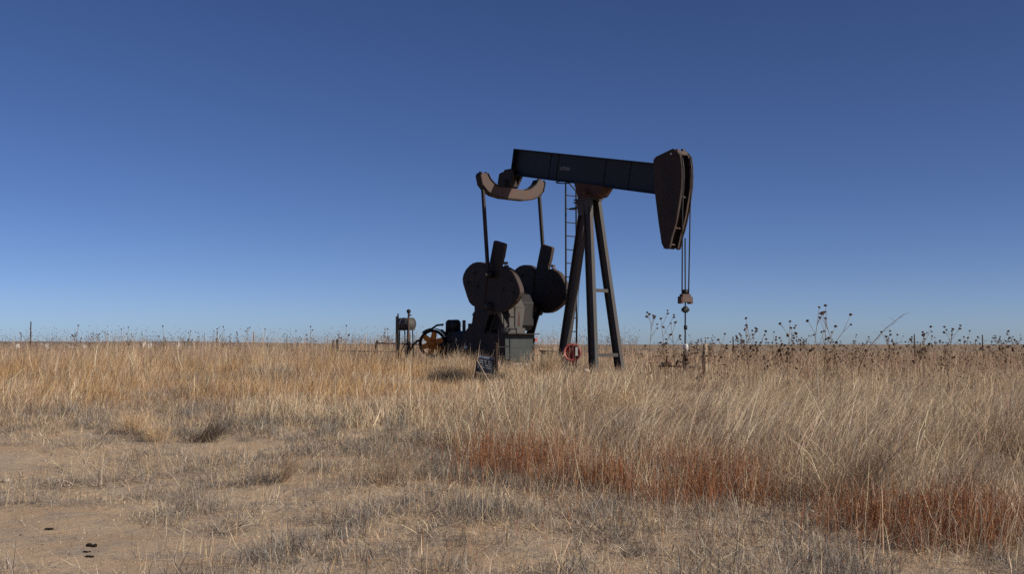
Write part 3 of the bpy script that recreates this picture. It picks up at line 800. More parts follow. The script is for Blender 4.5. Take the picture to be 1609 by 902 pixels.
cA = tint(N_, [TAN, PALE, DRY], [4, 5, 1.4], .2); cM = tint(N_, [TAN, DRY, GREY, BROWN], [3, 4, 3, 2]); cD = tint(N_, [GREY, BROWN, DRY, (.2, .15, .11)], [3, 3, 3, 2]); cB = tint(N_, [GOLD, OR, TAN, BROWN], [4, 2.4, 2.4, 1])
q = pal[ti] + RNG.normal(0, .10, N_)
c = np.where((q > .60)[:, None], cA, np.where((q > .33)[:, None], cM, cD))
c = np.where((RNG.random(N_) < gold * .85)[:, None], cB, c)
tall.add(blades(pts(x, y), t_h[ti] * RNG.lognormal(-.08, .28, N_).clip(.35, 1.5), RNG.lognormal(-5.25, .42, N_).clip(.0025, .012) * (1 + y / 60), t_az[ti] + RNG.normal(0, .85, N_), np.abs(RNG.normal(.14, .24, N_)) + .12 * right, np.clip(t_lean[ti], 0, 1.75) + RNG.normal(.05, .34, N_), c, 4, None, .24))
# lower, darker, tangled growth between the tussocks
n = 125000
x, y = scatter(n, 8.0, 31); k = RNG.random(n) < smooth(-1.4, 1.5, y - tall_edge(x / y)) * .8; x, y = x[k], y[k]; N_ = len(x)
tall.add(blades(pts(x, y), top_height(x, y) * RNG.uniform(.25, .62, N_), RNG.uniform(.003, .0065, N_) * (1 + y / 55), RNG.uniform(0, 6.28, N_), np.abs(RNG.normal(.3, .35, N_)), RNG.normal(.4, .6, N_), tint(N_, [GREY, DRY, BROWN, TAN], [3, 3, 2.5, 1.5]), 3))
tall.build('tan_grass', M['straw'], 'tall tan dry grass leaning in the wind')
# long pale arching stalks standing over it
arch = Veg(); n = 34000
x, y = scatter(n, 9.8, 24); e_ = tall_edge(x / y)
right = smooth(-.12, .10, x / y)
k = RNG.random(n) < smooth(.6, 2.2, y - e_) * (.08 + .9 * right) * smooth(.42, .64, fnoise(x, y, 1.7, 71)) * np.interp(y, [10, 16, 20, 24], [1, .9, .35, .1])
x, y, right = x[k], y[k], right[k]; N_ = len(x)
arch.add(blades(pts(x, y), top_height(x, y) * RNG.uniform(.95, 1.55, N_), RNG.uniform(.004, .009, N_), RNG.normal(.1, .5, N_).clip(-1.1, 1.3), np.abs(RNG.normal(.18, .16, N_)), RNG.uniform(.5, 1.5, N_),
                tint(N_, [PALE, (.74, .60, .43), TAN, BROWN], [4, 3, 2, 1]), 6))
arch.build('arching_grass', M['straw'], 'long pale arching grass stalks')
# field behind
fieldg = Veg()
n = 230000
x, y = scatter(n, 27, 62, .60)
cl = fnoise(x, y, 2.2, 61)
k = RNG.random(n) < (.3 + .9 * smooth(.3, .6, cl)) * .75
x, y, cl = x[k], y[k], cl[k]; N_ = len(x)
H = top_height(x, y) * (.55 + .8 * cl) * RNG.lognormal(0, .28, N_).clip(.4, 1.6)
right = smooth(.1, .25, x / y)
cA = tint(N_, [TAN, DRY, GREY, BROWN, (.47, .33, .24)], [4, 3, 1.5, 1.6, 3], .2); cB = tint(N_, [BROWN, DRY, (.36, .23, .155), TAN], [3, 3, 3, 2], .2)
c = np.where((RNG.random(N_) < right)[:, None], cB, cA)
ob = (1 - smooth(29.5, 33, y)) * smooth(-.12, -.22, x / y) * smooth(.3, .5, fnoise(x, y * 2, 4, 57))
c = np.where((RNG.random(N_) < ob * .8)[:, None], tint(N_, [OR, BROWN, GOLD], [4, 2, 2]), c)
fieldg.add(blades(pts(x, y), H, RNG.uniform(.006, .012, N_), RNG.normal(.2, 1.2, N_), np.abs(RNG.normal(.1, .25, N_)), RNG.exponential(.4, N_), c, 3))
n = 120000
x, y = scatter(n, 62, 190, .58); cl = fnoise(x, y, 6, 62); N_ = n
H = (.28 + .22 * cl) * RNG.lognormal(0, .2, N_)
fieldg.add(blades(pts(x, y), H, RNG.uniform(.02, .05, N_), RNG.normal(.2, 1.0, N_), RNG.normal(.1, .15, N_), RNG.exponential(.25, N_), tint(N_, [TAN, DRY, BROWN, GOLD], [4, 4, 2, 1]), 2))
fieldg.build('field_grass', M['straw'], 'dry grass of the field around and behind the pumpjack')

# short grey scrub and litter in front
def bare(x, y):
    b = np.zeros_like(x)
    for cx, cy_, rx, ry, w in ((-6.2,12.8,1.2,2.0,1.25), (-3.3,8.2,1.2,1.2,1.25), (-4.3,8.6,1.3,1.5,1.25), (-2.6,7.2,.8,.5,1.1), (-3.6,14.2,1.5,.6,.65), (-5.2,14.0,1.2,.5,.6), (-.8,7.8,.7,.3,.6), (-1.9,9.6,.9,.35,.5), (.1,9.3,.6,.2,.35), (-3.6,10.6,1.2,.35,.4), (-2.4,11.6,.8,.3,.4), (-1.0,12.8,.8,.35,.35)):
        b = np.maximum(b, w * np.exp(-(((x - cx) / rx)**2 + ((y - cy_) / ry)**2)))
    return b * (.75 + .5 * fnoise(x, y, .6, 97))
scrub = Veg()
n = 640000
x, y = scatter(n, 5.5, 18)
cl = fnoise(x, y, .42, 81); big = fnoise(x, y, 1.7, 83)
dens = (smooth(.42, .62, cl) * 1.0 + .17 + .28 * smooth(-.2, .05, x / y)) * (1 - np.clip(bare(x, y) * 1.3, 0, .985)) * (.25 + 1.0 * smooth(.36, .6, big)) * (1 - .55 * smooth(.3, 2.2, y - tall_edge(x / y)))
k = RNG.random(n) < dens * .9
x, y, cl, big = x[k], y[k], cl[k], big[k]; N_ = len(x)
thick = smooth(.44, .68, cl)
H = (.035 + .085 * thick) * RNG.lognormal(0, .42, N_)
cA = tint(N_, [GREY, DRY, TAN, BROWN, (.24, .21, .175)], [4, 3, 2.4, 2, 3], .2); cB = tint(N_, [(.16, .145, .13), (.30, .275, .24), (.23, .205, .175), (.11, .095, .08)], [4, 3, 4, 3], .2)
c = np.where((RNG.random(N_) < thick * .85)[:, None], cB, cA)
z0 = RNG.uniform(0, 1, N_) * .07 * thick
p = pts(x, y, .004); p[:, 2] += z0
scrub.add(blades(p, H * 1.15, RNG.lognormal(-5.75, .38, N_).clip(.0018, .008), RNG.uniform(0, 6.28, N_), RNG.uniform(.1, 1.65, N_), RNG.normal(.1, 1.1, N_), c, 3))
# twiggy dark tufts of it
n = 4200
x, y = scatter(n, 5.8, 17); k = RNG.random(n) < smooth(.46, .62, fnoise(x, y, .8, 85)) * (1 - np.clip(bare(x, y), 0, .95)) * (1 - .7 * smooth(.3, 2, y - tall_edge(x / y))); x, y = x[k], y[k]
m = 42; X = np.repeat(x, m); Y = np.repeat(y, m); N_ = len(X); R_ = np.repeat(RNG.uniform(.04, .16, len(x)), m)
a = RNG.uniform(0, 6.28, N_); rr_ = R_ * np.sqrt(RNG.random(N_)); X = X + np.cos(a) * rr_; Y = Y + np.sin(a) * rr_
p = pts(X, Y, 0); p[:, 2] += RNG.random(N_) * R_ * .4
scrub.add(blades(p, R_ * RNG.uniform(.4, 1.1, N_), RNG.uniform(.0025, .0055, N_), RNG.uniform(0, 6.28, N_), RNG.uniform(.2, 1.5, N_), RNG.normal(.2, .9, N_), tint(N_, [(.12, .105, .09), (.20, .175, .15), (.085, .07, .06), GREY], [4, 3, 3, 2], .2), 3))
# loose straw lying about
n = 78000
x, y = scatter(n, 5.5, 17); k = RNG.random(n) < .8 * (1 - .9 * np.clip(bare(x, y) * 1.1, 0, 1)) * (.22 + smooth(.4, .6, fnoise(x, y, .9, 87)) + .5 * smooth(-.18, .08, x / y)); x, y = x[k], y[k]; N_ = len(x)
p = pts(x, y, -.012); p[:, 2] += RNG.random(N_) * .05
scrub.add(blades(p, RNG.lognormal(-1.95, .5, N_).clip(.05, .5), RNG.lognormal(-5.75, .35, N_).clip(.0018, .0055), RNG.normal(0, .9, N_) + (RNG.random(N_) < .5) * math.pi, RNG.uniform(1.15, 1.55, N_), RNG.normal(.05, .22, N_), tint(N_, [PALE, TAN, GREY, DRY, (.13, .105, .085)], [4, 3, 2, 2, 2]), 5, None, .3))
# crumbs of soil, pebbles and chaff
def add_blobs(veg, q, rad, col):
    n = len(q); oct_ = np.array([(1,0,0),(0,1,0),(-1,0,0),(0,-1,0),(0,0,.8),(0,0,-.8)])
    T = np.array([(0,1,4),(1,2,4),(2,3,4),(3,0,4),(1,0,5),(2,1,5),(3,2,5),(0,3,5)])
    VV = q[:, None] + oct_[None] * rad[:, None, None] * RNG.uniform(.7, 1.3, (n, 6, 1))
    veg.add((VV.reshape(-1, 3), np.zeros((0, 4), int), (np.arange(n)[:, None, None] * 6 + T[None]).reshape(-1, 3), np.repeat(col[:, None], 6, 1).reshape(-1, 3)))
crumbs = Veg(); n = 16000
x, y = scatter(n, 5.5, 15.5); p = pts(x, y, 0)
add_blobs(crumbs, p, RNG.lognormal(-5.3, .5, n).clip(.0025, .02), tint(n, [(.44, .32, .21), (.30, .22, .15), (.58, .48, .36), (.12, .09, .07)], [4, 3, 1.5, 2], .15))
crumbs.build('soil_crumbs', M['twig'], 'small pebbles and crumbs of soil on the sand')
scrub.build('grey_scrub', M['twig'], 'short grey scrub and loose straw on the sand')
# thin upright dry stalks among the scrub, in loose tufts
stalk = Veg(); n = 6500
x, y = scatter(n, 6, 17); k = RNG.random(n) < (1 - .97 * np.clip(bare(x, y) * 1.2, 0, 1)) * smooth(.38, .6, fnoise(x, y, 1.3, 91)); x, y = x[k], y[k]
m = RNG.poisson(3.2, len(x)) + 1; ti = np.repeat(np.arange(len(x)), m); N_ = len(ti)
X = x[ti] + RNG.normal(0, .04, N_); Y = y[ti] + RNG.normal(0, .04, N_)
stalk.add(blades(pts(X, Y), RNG.lognormal(-1.65, .42, N_).clip(.06, .4), RNG.uniform(.0025, .005, N_), RNG.normal(.2, 1.4, N_), np.abs(RNG.normal(.12, .3, N_)), RNG.exponential(.6, N_), tint(N_, [PALE, TAN, GOLD, GREY, BROWN], [3, 4, 2, 2, 2]), 4, None, .22))
stalk.build('dry_stalks', M['straw'], 'thin upright dry stalks in front')

# red-brown weeds: stems beset with short seed twigs
def weeds(veg, x, y, H, cols, wts, side_n=14, sl=.05, w=.004, lean=.08):
    N = len(x); c = tint(N, cols, wts, .22)
    P = pts(x, y); az = RNG.uniform(0, 6.28, N); th0 = RNG.normal(0, lean, N); th1 = RNG.normal(.1, .16, N)
    r = blades(P, H, np.full(N, w), az, th0, th1, c, 3); veg.add(r)
    V = r[4]                                                      # (N, 7, 3)
    for s in range(side_n):
        t = RNG.uniform(.18, .98, N); seg = np.minimum((t * 3).astype(int), 2); f_ = t * 3 - seg
        a = (V[np.arange(N), seg * 2] + V[np.arange(N), seg * 2 + 1]) / 2
        nxt = np.minimum(seg + 1, 3); b = np.where((nxt < 3)[:, None], (V[np.arange(N), np.minimum(nxt * 2, 5)] + V[np.arange(N), np.minimum(nxt * 2 + 1, 6)]) / 2, V[:, 6])
        q = a + (b - a) * f_[:, None]
        veg.add(blades(q, sl * RNG.uniform(.5, 1.4, N) * (1.15 - .6 * t), np.full(N, w * 1.3), RNG.uniform(0, 6.28, N), RNG.uniform(.25, 1.0, N), RNG.normal(0, .3, N), c * RNG.normal(1, .16, (N, 1)), 1))
red = Veg()
RC = [RED, RED2, REDO, BROWN, DRY]; RW = [6, 2.6, 4, 1.4, .7]
line = np.array([(-.75,12.9),(-.2,12.1),(.35,11.6),(.9,11.3),(1.4,11.0),(1.85,10.9),(2.15,10.9)])
n = 9800
t = RNG.uniform(0, len(line) - 1, n); i = t.astype(int); f_ = (t - i)[:, None]
p = line[i] * (1 - f_) + line[np.minimum(i + 1, len(line) - 1)] * f_ + RNG.normal(0, 1, (n, 2)) * (.32, .55)
pat = smooth(.28, .66, vnoise(p[:, 0], p[:, 1], .5, 17)); k = RNG.random(n) < (.04 + .9 * pat) * smooth(-.9, .4, p[:, 0]); p = p[k]; pat = pat[k]
weeds(red, p[:, 0], p[:, 1], (RNG.lognormal(-1.22, .32, len(p)) * (.75 + .4 * pat)).clip(.1, .66), RC, RW, 12, .04, .0032, .2)
n = 5600; p = np.stack([RNG.normal(3.3, .62, n), RNG.normal(8.8, .55, n)], 1); p[:, 0] += RNG.uniform(-.5, .9, n); p = p[RNG.random(n) < smooth(2.0, 3.1, p[:, 0])]; n = len(p)
pat = smooth(.3, .64, vnoise(p[:, 0], p[:, 1], .45, 19)); k = RNG.random(n) < .08 + .85 * pat; p = p[k]; pat = pat[k]
weeds(red, p[:, 0], p[:, 1], (RNG.lognormal(-1.4, .32, len(p)) * (.75 + .4 * pat)).clip(.1, .5), RC, RW, 12, .04, .0032, .2)
n = 5200
x, y = scatter(n, 6.6, 14); k = RNG.random(n) < smooth(-.2, .02, x / y) * smooth(.38, .56, fnoise(x, y, .9, 23)) * .9; x, y = x[k], y[k]
weeds(red, x, y, RNG.normal(.2, .08, len(x)).clip(.06, .45), [RED, REDO, BROWN, DRY], [4, 2.4, 3, 1.5], 9, .03, .003, .16)
x, y = scatter(1700, 7.5, 15); k = (RNG.random(1700) < .16) & (x / y < 0) & (x / y > -.24); x, y = x[k], y[k]
weeds(red, x, y, RNG.normal(.22, .06, len(x)), [RED, BROWN], [3, 1], 9, .03, .003)
red.build('red_weeds', M['twig'], 'red-brown seedy weeds in a band across the front')
# tan stalks that stand in and before the red weeds
mix = Veg(); n = 14500
p = np.stack([RNG.uniform(-1.4, 4.8, n), RNG.uniform(7.2, 13.2, n)], 1); e_ = tall_edge(p[:, 0] / p[:, 1]); d = p[:, 1] - e_
k = RNG.random(n) < smooth(-2.6, -.1, d) * smooth(1.6, .4, d) * smooth(.35, .6, fnoise(p[:, 0], p[:, 1], .8, 29)); p = p[k]; N_ = len(p)
mix.add(blades(pts(p[:, 0], p[:, 1]), RNG.lognormal(-1.15, .4, N_).clip(.1, .7), RNG.uniform(.0028, .0058, N_), RNG.normal(.2, 1.3, N_), np.abs(RNG.normal(.1, .25, N_)), RNG.exponential(.55, N_), tint(N_, [PALE, TAN, GREY, BROWN], [3, 3, 3, 2]), 4))
mix.build('mixed_stalks', M['straw'], 'tan stalks growing among the red-brown weeds')
# brown weed mass behind the tan grass on the right, up to the skyline
bw = Veg()
x, y = scatter(15000, 19, 44); k = RNG.random(15000) < smooth(.09, .17, x / y) * (.3 + .7 * smooth(.35, .6, fnoise(x, y, 3, 27))); x, y = x[k], y[k]
weeds(bw, x, y, np.interp(y, [19, 24, 30, 44], [.36, .42, .52, .62]) * RNG.lognormal(0, .22, len(x)), [(.46,.31,.215), (.36,.225,.155), DRY, TAN], [4, 3, 2, 1.5], 6, .08, .006, .16)
x, y = scatter(2600, 25.2, 36); k = np.abs(x / y - .03) < .14; x, y = x[k], y[k]
k = RNG.random(len(x)) < .3 + .9 * np.maximum(np.exp(-((x + 2.2) / .8)**2), np.exp(-((x - 1.0) / .5)**2)); x, y = x[k], y[k]
weeds(bw, x, y, RNG.normal(.48, .12, len(x)).clip(.2, .85), [(.17,.125,.09), BROWN, DRY], [3, 3, 2], 6, .09, .006, .16)
x, y = scatter(12000, 36, 62); k = RNG.random(12000) < (x / y < .06) * .8; x, y = x[k], y[k]
weeds(bw, x, y, (RNG.normal(.82, .2, len(x)) + .34 * smooth(-.36, -.16, x / y)).clip(.3, 1.45), [(.36,.235,.155), (.28,.18,.115), TAN, DRY], [4, 3, 3, 2], 5, .12, .010, .12)
bw.build('brown_weeds', M['twig'], 'brown stalky weeds behind the tan grass')

# ------------------------------------------------------------------ dried sunflowers
def tint_mat(name, a, b):
    return steel(name, a, b, .5, 14, .9, .08, .3)
M['stem'] = tint_mat('dry_sunflower_stem', (.22, .145, .09), (.30, .21, .13))
M['seed'] = tint_mat('dark_seed_head', (.066, .042, .033), (.115, .072, .052))
def head_mesh(r):
    mb = MB(); mb.ball((0, 0, 0), r, 8, 5, (1, 1, .72))
    for k in range(9):
        t = 2 * math.pi * k / 9 + random.random() * .4; q = r * random.uniform(1.15, 1.5); zz = random.uniform(-.4, .3) * r
        d, s = Vector((math.cos(t), math.sin(t), 0)), Vector((-math.sin(t), math.cos(t), 0)) * r * .22
        mb.add([d * r * .8 + s, d * r * .8 - s, d * q + Vector((0, 0, zz)), d * r * .8 + Vector((0, 0, r * .2))], [(0, 1, 2), (0, 2, 3), (1, 3, 2)])
    return mb
HEADS = []
for i in range(3):
    o = head_mesh(.021 + .004 * i).build('seed_head', M['seed']); HEADS.append(o.data); bpy.data.objects.remove(o)

def plant_shape(seed, h, nb, spread, thick=.0065, droop=.2):
    rr = random.Random(seed); mb = MB(); tips = []
    lean = rr.uniform(-.12, .2); la = rr.uniform(0, 6.28)
    main = [Vector((math.cos(la) * lean * h * s * s, math.sin(la) * lean * h * s * s, h * s)) for s in (0, .25, .5, .75, 1)]
    mb.tube(main, [thick, thick * .9, thick * .8, thick * .65, thick * .5], 5); tips.append(main[-1])
    for k in range(nb):
        s = rr.uniform(.45, .9); i = int(s * 4); f = s * 4 - i; b = main[i].lerp(main[min(i + 1, 4)], f)
        t = rr.uniform(0, 6.28); L = h * rr.uniform(.14, .38) * spread
        d = Vector((math.cos(t), math.sin(t), 0)); q = [b, b + d * L * .35 + Vector((0, 0, L * .5)), b + d * L * .62 + Vector((0, 0, L * rr.uniform(.8, 1.15)))]
        mb.tube(q, [thick * .55, thick * .45, thick * .35], 4); tips.append(q[-1])
        if rr.random() < .5:
            q2 = [q[1], q[1] + d * L * .25 + Vector((rr.uniform(-.1, .1) * L, rr.uniform(-.1, .1) * L, L * rr.uniform(.1, .45)))]
            mb.tube(q2, [thick * .4, thick * .3], 4); tips.append(q2[-1])
    return mb, tips
def make_sunflower(seed, h, nb, spread, thick=.0065):
    mb, tips = plant_shape(seed, h, nb, spread, thick)
    st = mb.build('dried_sunflower', M['stem'])
    for k, t in enumerate(tips):
        c = bpy.data.objects.new('seed_head', HEADS[(seed + k) % 3]); COL.objects.link(c); c.parent = st; c.location = t
        c.rotation_euler = ((seed * 1.7 + k) % 1.2 - .6, (seed * 2.3 + k * .7) % 1.2 - .6, k)
    return st
def copy_tree(o, parent=None):
    c = o.copy(); COL.objects.link(c)
    if parent: c.parent = parent
    for ch in o.children: copy_tree(ch, c)
    return c
# the tall ones that stand out
SPECIAL = [
 (1018, 492, 21.0, 5, .9, 'slender dried sunflower with heads close to its stem left of the hanging rod'),
 (1046, 497, 21.5, 6, 1.1, 'branched dried sunflower with dark heads just left of the hanging rod'),
 (1062, 505, 22.0, 5, 1.1, 'leaning dried sunflower whose top heads almost touch the hanging rod'),
 (1127, 522, 23.0, 4, .9, 'short dried sunflower with bunched heads right of the pale wooden post'),
 (1176, 508, 20.5, 5, .8, 'dried sunflower with five dark heads midway between wooden post and tallest stalk'),
 (1190, 511, 21.0, 5, .9, 'dried sunflower close right of the five headed one above the brown weeds'),
 (1237, 501, 20.0, 5, .6, 'narrow dried sunflower with stacked dark heads left of the tallest stalk'),
 (1248, 512, 20.6, 5, .8, 'bushier dried sunflower beside the narrow one with stacked heads'),
 (1276, 478, 18.5, 4, .7, 'tallest dried sunflower on the skyline with thin open branches'),
 (1296, 496, 18.8, 5, .9, 'dried sunflower with paired heads between the two tallest stalks'),
 (1322, 488, 18.4, 5, 1.0, 'second tallest dried sunflower leaning right under its top head'),
 (1404, 526, 24.0, 5, 1.2, 'low spreading dried sunflower near the bent bare stalk'),
 (1452, 525, 22.0, 4, 1.0, 'dried sunflower with scattered heads left of the far right skyline post'),
 (1490, 514, 21.0, 6, 1.0, 'tall many headed dried sunflower near the right end of the skyline'),
 (1520, 527, 21.5, 5, 1.2, 'dried sunflower with wide heads furthest right of the tall group'),
]
for i, (u, v, Y, nb, spd, lab) in enumerate(SPECIAL):
    p = at(u, 600, Y); p.z = gz(p.x, p.y) - .02
    h = at(u, v, Y).z - p.z
    o = make_sunflower(100 + i, h * .97, nb, spd * .8, .0075)
    o.location = p; o.rotation_euler = (0, 0, i * 1.3)
    tag(o, lab, 'sunflower', 'dried sunflowers right of the pumpjack')
PROTO = [make_sunflower(i, 1.0, 4 + i % 4, 1.0, .006) for i in range(7)]
used = [False] * 7
def place_proto(i, p, s, rz, label, group):
    if used[i]: o = copy_tree(PROTO[i])
    else: o = PROTO[i]; used[i] = True
    o.location = p; o.scale = (s, s, s); o.rotation_euler = (0, 0, rz)
    tag(o, label, 'sunflower', group)
rr = random.Random(3); cnt = 0
while cnt < 150:
    Y = rr.uniform(19.5, 38); u = rr.uniform(1000, 1640)
    p = at(u, 560, Y); p.z = gz(p.x, p.y) - .02
    if rr.random() > .25 + 1.1 * float(smooth(.38, .58, fnoise(p.x, p.y, 2.6, 45))): continue
    s = rr.uniform(.42, 1.02) if u > 1090 else rr.uniform(.4, .8)
    place_proto(rr.randrange(7), p, s, rr.uniform(0, 6.28), 'thin dried sunflower with dark round heads in the crowd right of the pumpjack', 'crowded dried sunflowers right of the pumpjack'); cnt += 1

# the crowd's far rest, and the fringe along the left skyline, as tiny individual stalks
def far_fringe(n, u0, u1, y0, y1, hmin, hmax, name, veg_col):
    v = Veg(); u = RNG.uniform(u0, u1, n); y = RNG.uniform(y0, y1, n); x = (u - 804.5) / FPX * y
    k = RNG.random(n) < .3 + .6 * smooth(.4, .6, vnoise(x, y * .3, 2.4, 77)); x, y = x[k], y[k]; n = len(x)
    H = RNG.uniform(hmin, hmax, n)
    return x, y, H
fr = Veg()
x, y, H = far_fringe(2300, -60, 1000, 36, 58, .8, 1.55, '', None)
n = len(x)
r = blades(pts(x, y), H, np.full(n, .011), RNG.uniform(0, 6.28, n), RNG.normal(0, .08, n), RNG.normal(.15, .15, n), tint(n, [(.26,.17,.11), DRY, BROWN], [3, 2, 2]), 3); fr.add(r)
V = r[4]
dark = lambda n: tint(n, [(.11, .07, .052), (.16, .105, .075), (.07, .046, .036)], [3, 2, 2])
add_blobs(fr, V[:, 6], RNG.uniform(.013, .023, n), dark(n))
for s in range(4):
    i = RNG.integers(1, 3, n); a = V[np.arange(n), i * 2]
    d = RNG.uniform(0, 6.28, n); L = RNG.uniform(.1, .34, n)
    rb = blades(a, L, np.full(n, .008), d, RNG.uniform(.3, .8, n), np.zeros(n), tint(n, [(.26,.17,.11), BROWN], [3, 2]), 1); fr.add(rb)
    add_blobs(fr, rb[4][:, 2], RNG.uniform(.012, .022, n), dark(n))
fr.build('skyline_sunflowers', M['twig'], 'thin dried sunflower stalks along the skyline behind the grass')
fr2 = Veg()
x, y = scatter(4000, 19, 44); k = RNG.random(4000) < smooth(.10, .17, x / y) * (.35 + .8 * smooth(.36, .58, fnoise(x, y, 2.6, 45))); x, y = x[k], y[k]; n = len(x)
H = RNG.uniform(.4, 1.0, n)
r = blades(pts(x, y), H, np.full(n, .008), RNG.uniform(0, 6.28, n), RNG.normal(0, .12, n), RNG.normal(.15, .25, n), tint(n, [(.44,.30,.21), DRY, (.36,.235,.16)], [3, 2, 2]), 3); fr2.add(r); V = r[4]
add_blobs(fr2, V[:, 6], RNG.uniform(.012, .024, n), dark(n))
for s in range(3):
    i = RNG.integers(1, 3, n); a = V[np.arange(n), i * 2]
    rb = blades(a, RNG.uniform(.08, .26, n), np.full(n, .005), RNG.uniform(0, 6.28, n), RNG.uniform(.3, .9, n), np.zeros(n), tint(n, [(.26,.17,.11), BROWN], [3, 2]), 1); fr2.add(rb)
    add_blobs(fr2, rb[4][:, 2], RNG.uniform(.010, .020, n), dark(n))
fr2.build('dried_sunflowers', M['twig'], 'dense crowd of dried sunflower stalks with small dark heads')
# countable ones along the left skyline, small copies without parts
SM = []
for i in range(5):
    mb, tips = plant_shape(40 + i, 1.0, 2 + i % 2, .6, .008)
    n_s = len(mb.f)
    for t in tips: mb.ball(t, .021, 6, 4, (1, 1, .8))
    o = mb.build('dried_sunflower', M['stem']); o.data.materials.append(M['seed'])
    for j, pl in enumerate(o.data.polygons): pl.material_index = 1 if j >= n_s else 0
    SM.append(o)
usedS = [False] * 5; cnt = 0
while cnt < 60:
    u = rr.uniform(5, 615); Y = rr.uniform(37, 54)
    p = at(u, 560, Y); p.z = gz(p.x, p.y) - .02
    if rr.random() > .5 + .5 * float(smooth(.42, .62, vnoise(p.x, p.y, 2.2, 57))): continue
    i = rr.randrange(5)
    if usedS[i]: o = SM[i].copy(); COL.objects.link(o)
    else: o = SM[i]; usedS[i] = True
    s = rr.uniform(1.05, 1.62); o.location = p; o.scale = (s, s, s); o.rotation_euler = (0, 0, rr.uniform(0, 6.28))
    tag(o, 'tiny dried sunflower poking above the grass on the left skyline', 'sunflower', 'dried sunflowers on the left skyline'); cnt += 1

# ------------------------------------------------------------------ single weeds, bushes and lumps
def bush(name, p, R, H, n, cols, wts, label, lean=0.0, w=.004, cat='bush', up=.6):
    v = Veg(); q = np.zeros((n, 3)); q[:, :2] = RNG.normal(0, R * .22, (n, 2)); q[:, 2] = -.02
    az = np.arctan2(q[:, 1], q[:, 0]) + RNG.normal(0, .5, n)
    if lean: az = np.where(RNG.random(n) < .75, RNG.normal(0, .35, n), az)
    r = blades(q, H * RNG.uniform(.6, 1.2, n), np.full(n, w), az, RNG.uniform(.0, up, n) + lean, RNG.normal(.35, .3, n), tint(n, cols, wts, .2), 4); v.add(r)
    V = r[4]; c0_ = r[3].reshape(n, 9, 3)[:, 0]
    for s in range(7):
        i = RNG.integers(1, 4, n); a = (V[np.arange(n), i * 2] + V[np.arange(n), i * 2 + 1]) / 2
        v.add(blades(a, H * RNG.uniform(.12, .4, n), np.full(n, w * .7), az + RNG.normal(0, 1.0, n), RNG.uniform(.1, 1.2, n) + lean * .6, RNG.normal(.2, .4, n), c0_ * RNG.normal(1, .12, (n, 1)), 2))
    o = mesh_np(name, np.concatenate(v.V), np.concatenate(v.Q), np.concatenate(v.T), np.concatenate(v.C), M['twig'])
    o.location = p; tag(o, label, cat); return o
def onground(u, v, Y):
    p = at(u, v, Y); p.z = gz(p.x, p.y); return p
DK = [(.085, .072, .058), (.13, .11, .085), (.055, .045, .036)]
bush('tumbleweed', onground(703, 606, 23.9), .55, .42, 900, DK, [4, 3, 3], 'dark round tumbleweed bush left of the black notice board', up=1.35)
bush('tumbleweed', onground(770, 605, 24.6), .7, .36, 700, DK, [4, 4, 2], 'low dark tangle of twigs at the foot of the notice board', up=1.3)
bush('shrub', onground(735, 600, 25.2), .45, .75, 300, [DRY, BROWN, TAN], [3, 3, 2], 'light brown open shrub between the tumbleweed and the notice board', w=.005)
bush('shrub', onground(850, 596, 26.2), .5, .78, 420, [TAN, PALE, BROWN, DRY], [3, 2, 2, 3], 'tall straw coloured clump between the grey green pumpjack box and the red guard', lean=.12, w=.006, up=.35)
bush('shrub', onground(655, 596, 28.5), .6, .62, 420, [DRY, BROWN, GREY], [3, 3, 2], 'brown shaggy clump in front of the orange spoked flywheel', lean=.05, w=.006, up=.4)
bush('shrub', onground(680, 592, 28.2), .5, .6, 130, [DRY, TAN, BROWN], [3, 2, 3], 'thin straw clump just right of the orange spoked flywheel', lean=.1, w=.006, up=.4)
bush('shrub', onground(318, 700, 14.6), .3, .5, 150, [(.13,.10,.075), (.17,.135,.10), (.09,.07,.055)], [4, 3, 3], 'dark wiry tuft blown to the right on the left bare ground', lean=.45, w=.0048)
bush('shrub', onground(416, 766, 11.4), .32, .2, 190, [(.10,.088,.078), (.14,.12,.10)], [4, 3], 'small dark cushion of twigs with thin brown stems on the sand', up=1.3, w=.003)
bush('shrub', onground(440, 764, 11.5), .12, .36, 90, [BROWN, (.2,.14,.09)], [3, 2], 'thin brown wiry stems rising beside the small dark cushion', lean=.25, w=.0028)
bush('shrub', onground(428, 602, 24.5), .7, .5, 800, [GREY, (.24,.21,.16), DRY], [4, 3, 2], 'grey green bush in the grass left of the low fence', up=1.2, w=.006)
bush('shrub', onground(210, 690, 15.4), .3, .38, 200, [TAN, DRY, OR], [3, 3, 1], 'straw coloured tuft at the edge of the left bare ground', w=.0035)
bush('shrub', onground(245, 705, 14.7), .25, .32, 160, [GOLD, TAN, DRY], [2, 3, 3], 'smaller golden tuft in front of the straw coloured one at the left bare ground', w=.0035)
bush('shrub', onground(600, 770, 11.4), .7, .48, 200, [BROWN, DRY, (.2,.15,.10)], [3, 3, 3], 'brown wiry bush left of the red weeds', lean=.15, w=.003)
bush('shrub', onground(1330, 800, 10.1), .5, .85, 300, [BROWN, DRY, (.2,.14,.09)], [3, 3, 3], 'big brown wiry shrub leaning right behind the right patch of red weeds', lean=.3, w=.0035)
bush('shrub', onground(1500, 815, 10.0), .5, .6, 300, [(.16,.125,.095), DRY, GREY], [3, 3, 3], 'tangled grey brown shrub at the right edge of the red weeds', lean=.15, w=.0035)

